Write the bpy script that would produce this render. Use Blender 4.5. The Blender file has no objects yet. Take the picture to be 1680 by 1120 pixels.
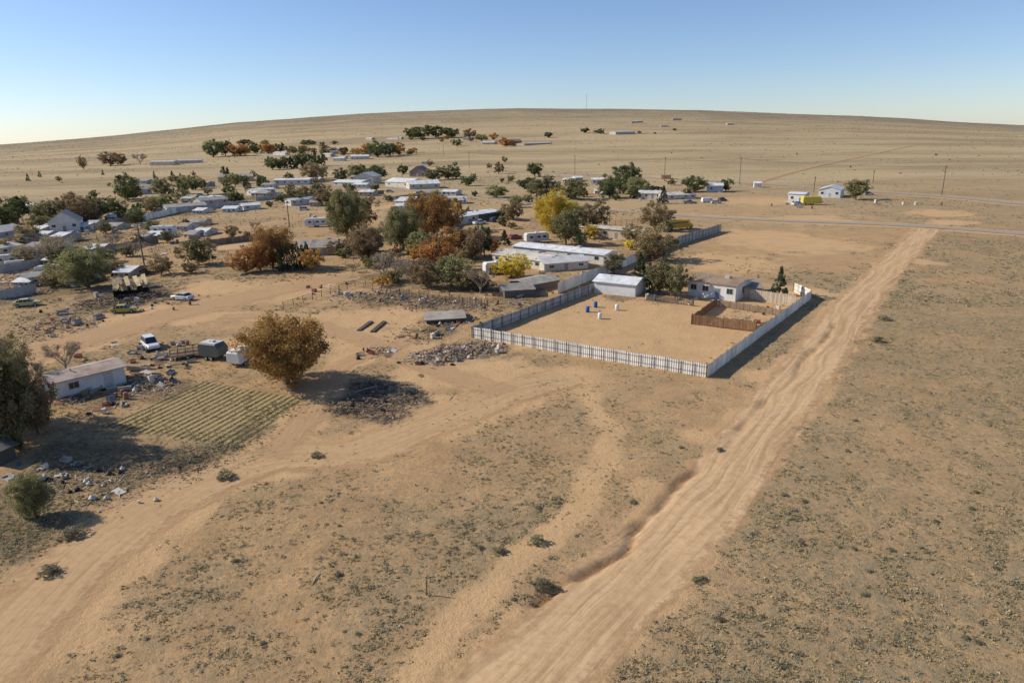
import bpy, math, random
import numpy as np
from mathutils import Vector, Matrix, Euler
random.seed(7); rng=np.random.default_rng(7)
U=random.uniform
scene=bpy.context.scene
COL=scene.collection
# ------------------------------------------------------------ camera
PITCH=math.radians(16.77); ROLL=math.radians(-1.06); CZ=30.0; F=1120.0
camd=bpy.data.cameras.new("camera"); cam=bpy.data.objects.new("camera",camd); COL.objects.link(cam)
camd.lens=24; camd.sensor_width=36; camd.clip_end=40000; camd.clip_start=0.5
R=(Matrix.Rotation(math.pi/2-PITCH,3,'X')@Matrix.Rotation(ROLL,3,'Z'))
cam.matrix_world=Matrix.Translation((0,0,CZ))@R.to_4x4()
scene.camera=cam
FWD=R@Vector((0,0,-1))
# ------------------------------------------------------------ noise + terrain
_T=rng.random((256,256))
def vn(x,y):
    x=np.asarray(x,float);y=np.asarray(y,float)
    xi=np.floor(x).astype(int);yi=np.floor(y).astype(int)
    fx=x-xi;fy=y-yi;fx=fx*fx*(3-2*fx);fy=fy*fy*(3-2*fy)
    a=_T[xi&255,yi&255];b=_T[(xi+1)&255,yi&255];c=_T[xi&255,(yi+1)&255];d=_T[(xi+1)&255,(yi+1)&255]
    return (a*(1-fx)+b*fx)*(1-fy)+(c*(1-fx)+d*fx)*fy
def fbm(x,y,o=4):
    s=0;a=.5
    for i in range(o):
        s=s+a*vn(np.asarray(x)*2**i+17.3*i,np.asarray(y)*2**i+31.7*i);a/=2
    return s/(1-.5**o)
def ss(t): 
    t=np.clip(t,0,1);return t*t*(3-2*t)
_rp=np.array([-200,0,200,400,600,740,860,1000,1150,1300,1400,1500,1600,1680,1900])
_rl=np.array([0,1,12,28,38,41,41,38,34,26,21,15,7,2,0])
_rx=(_rp-840)/1120*.957*4500; _rz=_rl*3.69+27
def Hbig(x,y):
    x=np.asarray(x,float);y=np.asarray(y,float)
    r=np.interp(x*4500/np.clip(y,700,20000),_rx,_rz)
    s=ss((y-350)/4150)
    und=(fbm(x/500+9,y/500+4,4)-.5)*ss((y-600)/1500)*12*(1-.6*ss((y-3500)/1500))
    return r*s+und
def H0(x,y):
    x=np.asarray(x,float);y=np.asarray(y,float)
    n=(fbm(x/9+3,y/9+8,3)-.5)*.22*(1-ss((y-150)/250))
    return Hbig(x,y)+n
def P(px,py):
    d=R@Vector(((px-840)/F,-(py-560)/F,-1)); d.normalize()
    t=20.0
    last=t
    while t<12000:
        p=Vector((0,0,CZ))+d*t
        if p.z<=float(Hbig(p.x,p.y)):
            a,b=last,t
            for _ in range(18):
                m=(a+b)/2;p=Vector((0,0,CZ))+d*m
                if p.z<=float(Hbig(p.x,p.y)): b=m
                else: a=m
            break
        last=t;t*=1.012
    return Vector((p.x,p.y,float(H0(p.x,p.y))))
def mpp(p): return (p-Vector((0,0,CZ))).dot(FWD)/F
def smooth_line(pts,step):
    out=[]
    n=len(pts)
    for i in range(n-1):
        p0=pts[max(i-1,0)];p1=pts[i];p2=pts[i+1];p3=pts[min(i+2,n-1)]
        k=max(1,int((p2-p1).length/step))
        for j in range(k):
            t=j/k
            q=.5*((2*p1)+(p2-p0)*t+(2*p0-5*p1+4*p2-p3)*t*t+(3*p1-p0-3*p2+p3)*t**3)
            out.append(q)
    out.append(pts[-1]);return out
def W(l): return [P(a,b) for a,b in l]
main_px=[(690,1260),(850,1120),(975,1000),(1120,860),(1245,710),(1330,600),(1403,500),(1468,430),(1525,375)]
ditch_px=[(880,990),(925,955),(975,932),(1028,905),(1040,872),(1085,830),(1120,785),(1150,770)]
ditch2_px=[(1190,735),(1235,680),(1268,648),(1300,622),(1318,590),(1350,560),(1372,530)]
tracks={ 'main':(W(main_px),3.4),
 'west':(W([(-80,1130),(60,985),(180,880),(330,792),(450,750),(590,738),(720,690),(830,645),(930,618)]),3.4),
 'loop':(W([(440,752),(490,700),(520,655),(560,600),(640,570),(680,555)]),1.8),
 'yard':(W([(0,600),(120,560),(250,525),(360,498),(480,470),(560,452)]),5.0),
 'drive':(W([(360,520),(470,520),(600,560),(700,600),(830,645)]),2.2),
 'rut':(W([(590,1250),(720,1040),(860,905),(960,820),(1000,700),(960,640)]),.7),
 'town':(W([(0,455),(150,420),(400,375),(560,345),(700,325)]),3.5),
 'lane':(W([(560,455),(700,425),(800,390),(880,350),(905,335)]),2.5)}
far_tracks={'a':(W([(1230,303),(1360,268),(1510,236)]),4.0),'b':(W([(640,308),(480,300),(300,290),(100,300)]),4.0)}
near_road=W([(1760,392),(1680,384),(1480,370),(1250,361),(1090,352),(900,336),(780,322),(640,308)])
highway=W([(1760,341),(1680,335),(1540,322),(1400,313),(1250,302),(1100,294),(980,287),(800,280)])
def pdist(X,Y,pts):
    D=np.full(X.shape,1e9)
    for a,b in zip(pts[:-1],pts[1:]):
        dx=b.x-a.x;dy=b.y-a.y;L=dx*dx+dy*dy+1e-9
        t=np.clip(((X-a.x)*dx+(Y-a.y)*dy)/L,0,1)
        D=np.minimum(D,np.hypot(X-a.x-t*dx,Y-a.y-t*dy))
    return D
TR={k:(smooth_line(v[0],6),v[1]) for k,v in tracks.items()}
DITCH=smooth_line(W(ditch_px),2.0);DITCH2=smooth_line(W(ditch2_px),2.0)
def ditchval(X,Y):
    """depth profile of the small erosion gully beside the dirt road"""
    w=(fbm(X/1.6,Y/1.6,2)-.5)*.8
    d=pdist(X,Y,DITCH)+w;d2=pdist(X,Y,DITCH2)+w
    return np.maximum(np.exp(-(d/.36)**2)*np.clip(fbm(X/4+3,Y/4,2)*1.8+.1,0,1),.55*np.exp(-(d2/.3)**2)*np.clip(fbm(X/5+3,Y/5,2)*2.6-.7,0,1))
NR=smooth_line(near_road,20); HW=smooth_line(highway,20)
MAINY=np.array([p.y for p in TR['main'][0]]);MAINX=np.array([p.x for p in TR['main'][0]])
A_=P(775,553);B_=P(1160,619);C_=P(1330,491);D_=P(975,478)
bare=[(P(a,b),r) for a,b,r in [(1000,540,15),(1090,540,14),(950,550,12),(1150,560,8),(1060,510,14),(620,560,10),(540,520,9),(700,620,6),(830,620,6),(480,480,12),(250,520,11),(640,520,8),(1540,350,14),(1560,365,10),(1250,390,18),(1190,430,14),(1320,400,18),(720,660,4),(560,740,4),(1330,360,16),(1240,330,24),(400,560,5),(150,560,7),(800,600,6),(860,660,3),(1300,480,7),(560,350,18),(620,390,12),(400,400,14),(350,470,10),(620,340,16),(1250,620,4),(1150,720,2.5),(1050,800,2),(60,1020,6),(180,930,4),(300,850,3),(1500,430,6)]]
burn=[(P(a,b),r) for a,b,r in [(585,668,3.2),(620,645,3.2),(655,655,3.2),(600,635,2.4),(640,680,2.2),(680,648,2.2),(560,668,2.0),(215,488,8),(190,500,6),(240,480,6),(300,765,2.6),(340,775,2.2),(740,572,2.0),(330,760,2)]]
GARD=[P(165,700),P(395,735),P(495,655),P(330,625)]
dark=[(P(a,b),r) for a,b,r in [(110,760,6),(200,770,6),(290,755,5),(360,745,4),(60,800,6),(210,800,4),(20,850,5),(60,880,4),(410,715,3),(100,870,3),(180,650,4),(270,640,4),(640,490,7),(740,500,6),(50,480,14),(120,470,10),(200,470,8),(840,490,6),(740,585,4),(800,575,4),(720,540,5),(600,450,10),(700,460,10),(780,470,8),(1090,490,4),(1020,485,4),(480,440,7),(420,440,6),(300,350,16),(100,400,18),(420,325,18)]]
def quad_in(X,Y,q):
    m=np.ones(X.shape,bool)
    for i in range(4):
        a=q[i];b=q[(i+1)%4]
        m&=((b.x-a.x)*(Y-a.y)-(b.y-a.y)*(X-a.x))>0
    return m
def masks(X,Y):
    road=np.zeros(X.shape)
    nz=fbm(X/3,Y/3,3)
    for k,(p,w) in TR.items():
        soft=2.2 if k=='west' else 1.3
        road=np.maximum(road,1-ss((pdist(X,Y,p)-w+ (nz-.5)*2.6)/soft))
    for p,w in [(NR,4.5),(HW,6)]:
        road=np.maximum(road,1-ss((pdist(X,Y,p)-w)/3))
    b=np.zeros(X.shape)
    for c,r in bare:
        d=np.hypot(X-c.x,Y-c.y)/r
        b=np.maximum(b,1-ss((d-.55+(nz-.5)*1.2)/.6))
    bu=np.zeros(X.shape)
    for c,r in burn:
        d=np.hypot(X-c.x,Y-c.y)/r
        bu=np.maximum(bu,1-ss((d-.55+(nz-.5)*2.0)/.6))
    side=(X>np.interp(Y,MAINY,MAINX))
    reg=np.where(side,.98,.70)
    reg=np.where((Y>108)&(~side),.52,reg)
    reg=np.where(Y>330,.6,reg)
    q=quad_in(X,Y,[A_,B_,C_,D_])
    b=np.where(q,np.maximum(b,.9),b)
    cl=fbm(X/8+5,Y/8+2,4)
    cl2=fbm(X/34+15,Y/34+2,2)
    dens=np.clip((cl*.7+cl2*.3-.60+reg*.40)*2.8,0,1)*(1-road)*(1-b)*(1-.8*bu)
    return road,b,bu,dens
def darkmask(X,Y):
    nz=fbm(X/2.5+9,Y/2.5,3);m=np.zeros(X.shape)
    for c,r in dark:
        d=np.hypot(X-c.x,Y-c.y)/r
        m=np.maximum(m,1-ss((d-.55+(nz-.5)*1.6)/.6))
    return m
# ------------------------------------------------------------ node helpers
MATS={}
def newmat(name):
    m=bpy.data.materials.new(name);m.use_nodes=True
    nt=m.node_tree;nt.nodes.clear()
    o=nt.nodes.new('ShaderNodeOutputMaterial');b=nt.nodes.new('ShaderNodeBsdfPrincipled')
    nt.links.new(b.outputs[0],o.inputs[0])
    b.inputs['Roughness'].default_value=.85
    b.inputs['Specular IOR Level'].default_value=.2
    return m,nt,b,o
def nn(nt,t,**k):
    n=nt.nodes.new(t)
    for a,v in k.items(): setattr(n,a,v)
    return n
def noise(nt,vec,scale,detail=4,rough=.55):
    n=nn(nt,'ShaderNodeTexNoise');n.inputs['Scale'].default_value=scale;n.inputs['Detail'].default_value=detail;n.inputs['Roughness'].default_value=rough
    nt.links.new(vec,n.inputs['Vector']);return n.outputs['Fac']
def mr(nt,v,a,b,c=0,d=1):
    n=nn(nt,'ShaderNodeMapRange');n.inputs[1].default_value=a;n.inputs[2].default_value=b;n.inputs[3].default_value=c;n.inputs[4].default_value=d
    nt.links.new(v,n.inputs[0]);return n.outputs[0]
def mx(nt,f,a,b,mode='MIX'):
    n=nn(nt,'ShaderNodeMix',data_type='RGBA',blend_type=mode)
    for s,v in ((n.inputs[0],f),(n.inputs[6],a),(n.inputs[7],b)):
        if isinstance(v,(int,float)): s.default_value=v
        elif isinstance(v,tuple): s.default_value=v+(1,) if len(v)==3 else v
        else: nt.links.new(v,s)
    return n.outputs[2]
def mth(nt,op,a,b=0.0):
    n=nn(nt,'ShaderNodeMath',operation=op)
    for s,v in ((n.inputs[0],a),(n.inputs[1],b)):
        if isinstance(v,(int,float)): s.default_value=v
        else: nt.links.new(v,s)
    return n.outputs[0]
def attr(nt,name):
    return nn(nt,'ShaderNodeAttribute',attribute_name=name).outputs['Fac']
def geo(nt): return nn(nt,'ShaderNodeNewGeometry').outputs['Position']
def scaled(nt,p,s):
    n=nn(nt,'ShaderNodeMapping');n.inputs['Scale'].default_value=s;nt.links.new(p,n.inputs['Vector']);return n.outputs[0]
def bump(nt,b,h,dist,st=1.0):
    n=nn(nt,'ShaderNodeBump');n.inputs['Distance'].default_value=dist;n.inputs['Strength'].default_value=st
    nt.links.new(h,n.inputs['Height']);nt.links.new(n.outputs[0],b.inputs['Normal'])
def paint(c,c2=None,rough=.7,amt=.5,sc=.8,metal=0.0,name=None):
    key=(c,c2,rough,amt,sc,metal)
    if key in MATS: return MATS[key]
    m,nt,b,o=newmat(name or 'painted_surface')
    p=geo(nt)
    if c2 is None: c2=tuple(x*.55 for x in c)
    n=noise(nt,p,sc,6,.65)
    f=mr(nt,n,.42,.68,0,amt)
    col=mx(nt,f,c,c2)
    t=mr(nt,attr(nt,'tint'),0,1,.6,1.4)
    cc=nn(nt,'ShaderNodeCombineColor');[nt.links.new(t,cc.inputs[i]) for i in range(3)]
    col=mx(nt,1.0,col,cc.outputs[0],'MULTIPLY')
    nt.links.new(col,b.inputs['Base Color'])
    b.inputs['Roughness'].default_value=rough;b.inputs['Metallic'].default_value=metal
    MATS[key]=m;return m
GLASS,nt_,b_,_=newmat('window_glass');b_.inputs['Base Color'].default_value=(.03,.04,.05,1);b_.inputs['Roughness'].default_value=.12;b_.inputs['Specular IOR Level'].default_value=.6
# ------------------------------------------------------------ mesh builder
class MB:
    def __init__(s): s.v=[];s.f=[];s.m=[];s.t=[]
    def add(s,vs,fs,mi=0,t=.5):
        o=len(s.v);s.v+=[tuple(v) for v in vs]
        for f in fs: s.f.append([o+i for i in f]);s.m.append(mi);s.t.append(t)
    def box(s,x0,y0,z0,x1,y1,z1,mi=0,t=.5):
        vs=[(x0,y0,z0),(x1,y0,z0),(x1,y1,z0),(x0,y1,z0),(x0,y0,z1),(x1,y0,z1),(x1,y1,z1),(x0,y1,z1)]
        s.add(vs,[(0,3,2,1),(4,5,6,7),(0,1,5,4),(1,2,6,5),(2,3,7,6),(3,0,4,7)],mi,t)
    def obox(s,c,sz,M,mi=0,t=.5):
        x,y,z=[a/2 for a in sz];c=Vector(c)
        vs=[c+M@Vector(q) for q in [(-x,-y,-z),(x,-y,-z),(x,y,-z),(-x,y,-z),(-x,-y,z),(x,-y,z),(x,y,z),(-x,y,z)]]
        s.add(vs,[(0,3,2,1),(4,5,6,7),(0,1,5,4),(1,2,6,5),(2,3,7,6),(3,0,4,7)],mi,t)
    def prism(s,prof,ax,c0,c1,mi=0,t=.5):
        n=len(prof)
        def mk(a,b,c): return (c,a,b) if ax=='x' else (a,c,b)
        vs=[mk(a,b,c0) for a,b in prof]+[mk(a,b,c1) for a,b in prof]
        s.add(vs,[tuple(range(n)),tuple(range(2*n-1,n-1,-1))]+[(i,n+i,n+(i+1)%n,(i+1)%n) for i in range(n)],mi,t)
    def tube(s,pts,rs,n=6,mi=0,t=.5,cap=True):
        vs=[];pts=[Vector(p) for p in pts]
        for i,p in enumerate(pts):
            d=(pts[min(i+1,len(pts)-1)]-pts[max(i-1,0)])
            if d.length<1e-6:d=Vector((0,0,1))
            q=d.to_track_quat('Z','Y')
            for k in range(n):
                a=2*math.pi*k/n
                vs.append(p+q@Vector((math.cos(a)*rs[i],math.sin(a)*rs[i],0)))
        fs=[]
        for i in range(len(pts)-1):
            for k in range(n):
                fs.append((i*n+k,i*n+(k+1)%n,(i+1)*n+(k+1)%n,(i+1)*n+k))
        if cap: fs+= [tuple(range(n-1,-1,-1)),tuple((len(pts)-1)*n+k for k in range(n))]
        s.add(vs,fs,mi,t)
    def loft(s,secs,mi=0,t=.5,ch=.12):
        vs=[]
        for x,z0,z1,w0,w1 in secs:
            c=min(ch,(z1-z0)*.4)
            vs+=[(x,-w0+c*.5,z0),(x,w0-c*.5,z0),(x,w0,z0+c),(x,w1,z1-c),(x,w1-c,z1),(x,-w1+c,z1),(x,-w1,z1-c),(x,-w0,z0+c)]
        fs=[]
        for i in range(len(secs)-1):
            for k in range(8): fs.append((i*8+k,i*8+(k+1)%8,(i+1)*8+(k+1)%8,(i+1)*8+k))
        L=(len(secs)-1)*8
        fs+=[tuple(range(7,-1,-1)),tuple(L+k for k in range(8))]
        s.add(vs,fs,mi,t)
    def mesh(s,name,mats,smooth=False):
        me=bpy.data.meshes.new(name);me.from_pydata(s.v,[],s.f)
        for m in mats: me.materials.append(m)
        me.polygons.foreach_set('material_index',s.m)
        a=me.attributes.new('tint','FLOAT','FACE');a.data.foreach_set('value',s.t)
        if smooth: me.polygons.foreach_set('use_smooth',[True]*len(s.f))
        me.update();return me
def top(name,label,cat,loc,rz=0,group=None,data=None,scale=None):
    o=bpy.data.objects.new(name,data);COL.objects.link(o)
    o.location=loc;o.rotation_euler=(0,0,rz)
    if scale: o.scale=scale
    if data is None: o.empty_display_size=.5
    o["label"]=label;o["category"]=cat
    if group:o["group"]=group
    return o
def part(name,me,parent,loc=(0,0,0),rot=(0,0,0)):
    o=bpy.data.objects.new(name,me);COL.objects.link(o);o.parent=parent;o.location=loc;o.rotation_euler=rot;return o
def npmesh(name,V,Fc,mat,tint=None,smooth=False):
    me=bpy.data.meshes.new(name);k=Fc.shape[1]
    me.vertices.add(len(V));me.vertices.foreach_set('co',V.astype(np.float32).ravel())
    me.loops.add(Fc.size);me.loops.foreach_set('vertex_index',Fc.astype(np.int32).ravel())
    me.polygons.add(len(Fc));me.polygons.foreach_set('loop_start',np.arange(0,Fc.size,k,dtype=np.int32))
    me.polygons.foreach_set('loop_total',np.full(len(Fc),k,dtype=np.int32))
    if smooth: me.polygons.foreach_set('use_smooth',np.ones(len(Fc),bool))
    me.materials.append(mat);me.update(calc_edges=True)
    if tint is not None:
        a=me.attributes.new('tint','FLOAT','POINT');a.data.foreach_set('value',tint.astype(np.float32))
    return me
# ------------------------------------------------------------ GROUND
ys=[-40.0]
while ys[-1]<12500: ys.append(ys[-1]+.34+.0044*max(ys[-1],0))
ys=np.array(ys);nc=620
ts=np.linspace(-1,1,nc)
YY=np.repeat(ys[:,None],nc,1);XX=ts[None,:]*(62+1.0*np.maximum(YY,0))
Z=H0(XX,YY)
nearm=YY<900
rd=np.zeros(XX.shape);br=rd.copy();bu=rd.copy();de=rd.copy();dt=rd.copy();dk_=rd.copy();gd=rd.copy()
a,b,c,d=masks(XX[nearm],YY[nearm]);rd[nearm]=a;br[nearm]=b;bu[nearm]=c;de[nearm]=d
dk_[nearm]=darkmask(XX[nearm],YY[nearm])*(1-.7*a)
m2=YY<150
gd[m2]=quad_in(XX[m2],YY[m2],GARD)*1.0
gdir=(GARD[3]-GARD[0]);gdir.z=0;gdir.normalize()
fur=(XX-GARD[0].x)*gdir.y-(YY-GARD[0].y)*gdir.x
z2=ditchval(XX[m2],YY[m2]);dt[m2]=z2
Z[m2]-=.42*z2
Z[m2]+=(fbm(XX[m2]/1.3,YY[m2]/1.3,3)-.5)*.13*(1-rd[m2]*.85)*(1-gd[m2])
def gz(x,y): return float(H0(x,y))
V=np.stack([XX,YY,Z],-1).reshape(-1,3)
nr=len(ys);idx=np.arange(nr*nc).reshape(nr,nc)
Fq=np.stack([idx[:-1,:-1],idx[:-1,1:],idx[1:,1:],idx[1:,:-1]],-1).reshape(-1,4)
gm,nt,bs,_=newmat('desert_soil')
p=geo(nt)
nL=noise(nt,p,.018,5);nM=noise(nt,p,.22,7,.6);nF=noise(nt,p,2.2,6,.7);nS=noise(nt,p,9,3,.6);n3=noise(nt,p,.8,6,.7)
col=mx(nt,mr(nt,nM,.38,.62),(.54,.338,.168),(.42,.258,.126))
col=mx(nt,mr(nt,nF,.45,.70,0,.65),col,(.26,.17,.092))
col=mx(nt,mr(nt,n3,.46,.63,0,.5),col,(.31,.215,.125))
col=mx(nt,mr(nt,nL,.42,.62,0,.45),col,(.46,.305,.165))
ab=attr(nt,'bare');ar=attr(nt,'road')
nb=mth(nt,'MULTIPLY',mr(nt,mth(nt,'ADD',ab,ar),0,1),mr(nt,nF,.75,.4,.5,1))
col=mx(nt,mth(nt,'MULTIPLY',nb,.78),col,(.62,.395,.205))
col=mx(nt,mth(nt,'MULTIPLY',nb,mr(nt,nM,.45,.62,0,.45)),col,(.49,.31,.16))
sc=attr(nt,'scrub')
sf=mth(nt,'MULTIPLY',sc,mr(nt,mth(nt,'ADD',mth(nt,'MULTIPLY',nF,.5),mth(nt,'MULTIPLY',n3,.5)),.41,.57,.18,.85))
col=mx(nt,sf,col,(.255,.205,.125))
sx=nn(nt,'ShaderNodeSeparateXYZ');nt.links.new(p,sx.inputs[0]);py_=sx.outputs[1]
farf=mr(nt,py_,200,450)
pb=scaled(nt,p,(.3,1,1));pb2=scaled(nt,p,(.45,1,1))
nG=noise(nt,pb2,.03,9,.72);nH=noise(nt,pb,.006,7,.65);nV=noise(nt,p,.35,6,.75)
gcol=mx(nt,mr(nt,nG,.41,.59),(.45,.33,.185),(.33,.245,.14))
gcol=mx(nt,mr(nt,nH,.45,.56,0,.65),gcol,(.53,.40,.23))
gcol=mx(nt,mr(nt,nH,.47,.40,0,.5),gcol,(.29,.225,.135))
gcol=mx(nt,mr(nt,nV,.5,.66,0,.55),gcol,(.19,.15,.095))
hill=mr(nt,py_,1700,3500)
gcol=mx(nt,mth(nt,'MULTIPLY',hill,mr(nt,nG,.42,.56,.4,.85)),gcol,(.18,.15,.11))
ff=mth(nt,'MULTIPLY',farf,mth(nt,'SUBTRACT',1.0,mth(nt,'MULTIPLY',mr(nt,mth(nt,'ADD',ab,ar),0,1),.8)))
col=mx(nt,ff,col,gcol)
fs_=mth(nt,'SINE',mth(nt,'MULTIPLY',attr(nt,'furrow'),6.2832/.95))
gcl=mx(nt,mr(nt,fs_,-.5,.6),(.19,.15,.07),(.42,.32,.165))
col=mx(nt,mth(nt,'MULTIPLY',attr(nt,'garden'),mr(nt,nF,.3,.7,.95,.75)),col,gcl)
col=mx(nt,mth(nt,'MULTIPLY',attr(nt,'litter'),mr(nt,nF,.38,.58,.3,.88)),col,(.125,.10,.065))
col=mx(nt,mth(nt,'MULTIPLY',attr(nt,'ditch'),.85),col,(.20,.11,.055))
col=mx(nt,mth(nt,'MULTIPLY',attr(nt,'burn'),mr(nt,n3,.64,.46,.25,.93)),col,(.05,.043,.037))
vo=nn(nt,'ShaderNodeTexVoronoi');vo.inputs['Scale'].default_value=1.1;nt.links.new(p,vo.inputs['Vector'])
peb=mth(nt,'MULTIPLY',mth(nt,'LESS_THAN',vo.outputs['Distance'],.06),mth(nt,'GREATER_THAN',nS,.55))
col=mx(nt,mth(nt,'MULTIPLY',peb,.5),col,(.60,.52,.42))
nt.links.new(col,bs.inputs['Base Color']);bs.inputs['Roughness'].default_value=1;bs.inputs['Specular IOR Level'].default_value=.05
bump(nt,bs,mth(nt,'ADD',nF,mth(nt,'MULTIPLY',nS,.35)),.15,.8)
gme=npmesh('ground',V,Fq,gm,smooth=True)
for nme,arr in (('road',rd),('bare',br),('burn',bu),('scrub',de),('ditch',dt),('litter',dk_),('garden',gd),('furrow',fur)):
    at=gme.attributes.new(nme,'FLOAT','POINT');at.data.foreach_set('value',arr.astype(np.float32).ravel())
g=bpy.data.objects.new('ground',gme);COL.objects.link(g);g['kind']='structure'
# ------------------------------------------------------------ roads
def roadmat(c1,c2,streak,edge=.35,name='dirt_track_surface',amax=.92,patch=0.0,us=4.2):
    m,nt,b,o=newmat(name)
    uv=nn(nt,'ShaderNodeUVMap',uv_map='UVMap').outputs[0]
    s=nn(nt,'ShaderNodeSeparateXYZ');nt.links.new(uv,s.inputs[0]);u=s.outputs[0];v=s.outputs[1]
    p=geo(nt)
    wv=nn(nt,'ShaderNodeCombineXYZ');nt.links.new(mth(nt,'MULTIPLY',u,.9),wv.inputs[0]);nt.links.new(mth(nt,'MULTIPLY',v,.06),wv.inputs[1])
    wob=noise(nt,wv.outputs[0],1.0,2,.4)
    cb=nn(nt,'ShaderNodeCombineXYZ');nt.links.new(mth(nt,'ADD',mth(nt,'MULTIPLY',u,us),mth(nt,'MULTIPLY',wob,3.5)),cb.inputs[0]);nt.links.new(mth(nt,'MULTIPLY',v,.03),cb.inputs[1])
    st=noise(nt,cb.outputs[0],1.6,4,.62)
    big=noise(nt,p,.12,5,.6)
    col=mx(nt,mth(nt,'MULTIPLY',mr(nt,st,.42,.60,0,streak),mr(nt,big,.38,.55,.55,1)),c1,c2)
    n2=noise(nt,p,1.4,7,.7);col=mx(nt,mr(nt,n2,.45,.7,0,.5),col,tuple(x*.78 for x in c2))
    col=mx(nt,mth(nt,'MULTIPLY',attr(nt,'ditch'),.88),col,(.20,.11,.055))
    nt.links.new(col,b.inputs['Base Color']);b.inputs['Roughness'].default_value=.97;b.inputs['Specular IOR Level'].default_value=.08
    bump(nt,b,mth(nt,'ADD',mth(nt,'MULTIPLY',st,.9),mth(nt,'MULTIPLY',n2,.55)),.09,.7)
    au=mth(nt,'ABSOLUTE',u)
    ne=noise(nt,p,.35,7,.7)
    al=mr(nt,mth(nt,'ADD',au,mth(nt,'MULTIPLY',mth(nt,'SUBTRACT',ne,.5),edge*2.6)),1-edge,1.0-edge*.2,amax,0)
    al=mth(nt,'MULTIPLY',al,mr(nt,au,.82,1.0,1,0))
    if patch>0: al=mth(nt,'MULTIPLY',al,mr(nt,st,.35,.6,1-patch,1))
    nt.links.new(al,b.inputs['Alpha']);return m
def strip(name,pts,hw,mat,lift=.035,step=1.0,na=14,ditch=False):
    L=smooth_line(pts,step);Lx=np.array([(q.x,q.y) for q in L])
    T=np.gradient(Lx,axis=0);T/=np.linalg.norm(T,axis=1)[:,None]+1e-9
    for _ in range(3): T[1:-1]=(T[:-2]+T[1:-1]*2+T[2:])/4
    Nn=np.stack([T[:,1],-T[:,0]],-1)
    us=np.linspace(-1,1,na)
    XY=Lx[:,None,:]+Nn[:,None,:]*us[None,:,None]*hw
    Zz=H0(XY[...,0],XY[...,1])+lift
    dv=np.zeros(Zz.shape)
    if ditch: dv=ditchval(XY[...,0],XY[...,1]);Zz=Zz-.40*dv
    V=np.concatenate([XY,Zz[...,None]],-1).reshape(-1,3);n=len(L)
    ix=np.arange(n*na).reshape(n,na)
    Fq=np.stack([ix[:-1,:-1],ix[:-1,1:],ix[1:,1:],ix[1:,:-1]],-1).reshape(-1,4)
    me=npmesh(name,V,Fq,mat,smooth=True)
    at=me.attributes.new('ditch','FLOAT','POINT');at.data.foreach_set('value',dv.astype(np.float32).ravel())
    s=np.concatenate([[0],np.cumsum(np.linalg.norm(np.diff(Lx,axis=0),axis=1))])
    uvv=np.stack([np.repeat(us[None,:],n,0),np.repeat(s[:,None],na,1)],-1).reshape(-1,2)
    ul=me.uv_layers.new(name='UVMap');ul.data.foreach_set('uv',uvv[Fq.ravel()].astype(np.float32).ravel())
    o=bpy.data.objects.new(name,me);COL.objects.link(o);o['kind']='structure';return o
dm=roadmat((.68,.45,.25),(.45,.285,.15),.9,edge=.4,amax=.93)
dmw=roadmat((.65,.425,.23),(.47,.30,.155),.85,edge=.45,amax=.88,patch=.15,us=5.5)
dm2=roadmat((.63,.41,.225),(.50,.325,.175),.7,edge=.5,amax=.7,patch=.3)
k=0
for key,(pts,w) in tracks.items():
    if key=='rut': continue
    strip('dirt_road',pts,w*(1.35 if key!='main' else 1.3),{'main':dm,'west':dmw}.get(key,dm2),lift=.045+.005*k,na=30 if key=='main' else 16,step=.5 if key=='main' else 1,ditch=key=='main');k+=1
for key,(pts,w) in far_tracks.items():
    strip('dirt_road',pts,w,dm2,lift=.3,step=10,na=4)
am=roadmat((.36,.315,.255),(.29,.25,.205),.6,edge=.08,name='asphalt_surface',amax=1)
strip('asphalt_road',near_road,3.2,am,lift=.11,step=6,na=6)
strip('asphalt_road',highway,4.0,am,lift=.14,step=6,na=6)
# ------------------------------------------------------------ leaves / scrub
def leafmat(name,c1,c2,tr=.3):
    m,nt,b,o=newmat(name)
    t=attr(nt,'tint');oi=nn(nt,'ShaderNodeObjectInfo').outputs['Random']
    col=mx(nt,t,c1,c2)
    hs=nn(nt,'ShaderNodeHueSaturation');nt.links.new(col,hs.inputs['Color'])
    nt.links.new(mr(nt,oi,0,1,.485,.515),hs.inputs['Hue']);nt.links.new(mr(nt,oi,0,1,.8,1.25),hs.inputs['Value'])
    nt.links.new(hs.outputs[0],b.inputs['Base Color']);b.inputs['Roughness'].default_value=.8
    tl=nn(nt,'ShaderNodeBsdfTranslucent');nt.links.new(hs.outputs[0],tl.inputs['Color'])
    ms=nn(nt,'ShaderNodeMixShader');ms.inputs[0].default_value=tr
    nt.links.new(b.outputs[0],ms.inputs[1]);nt.links.new(tl.outputs[0],ms.inputs[2]);nt.links.new(ms.outputs[0],o.inputs[0])
    return m
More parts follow.
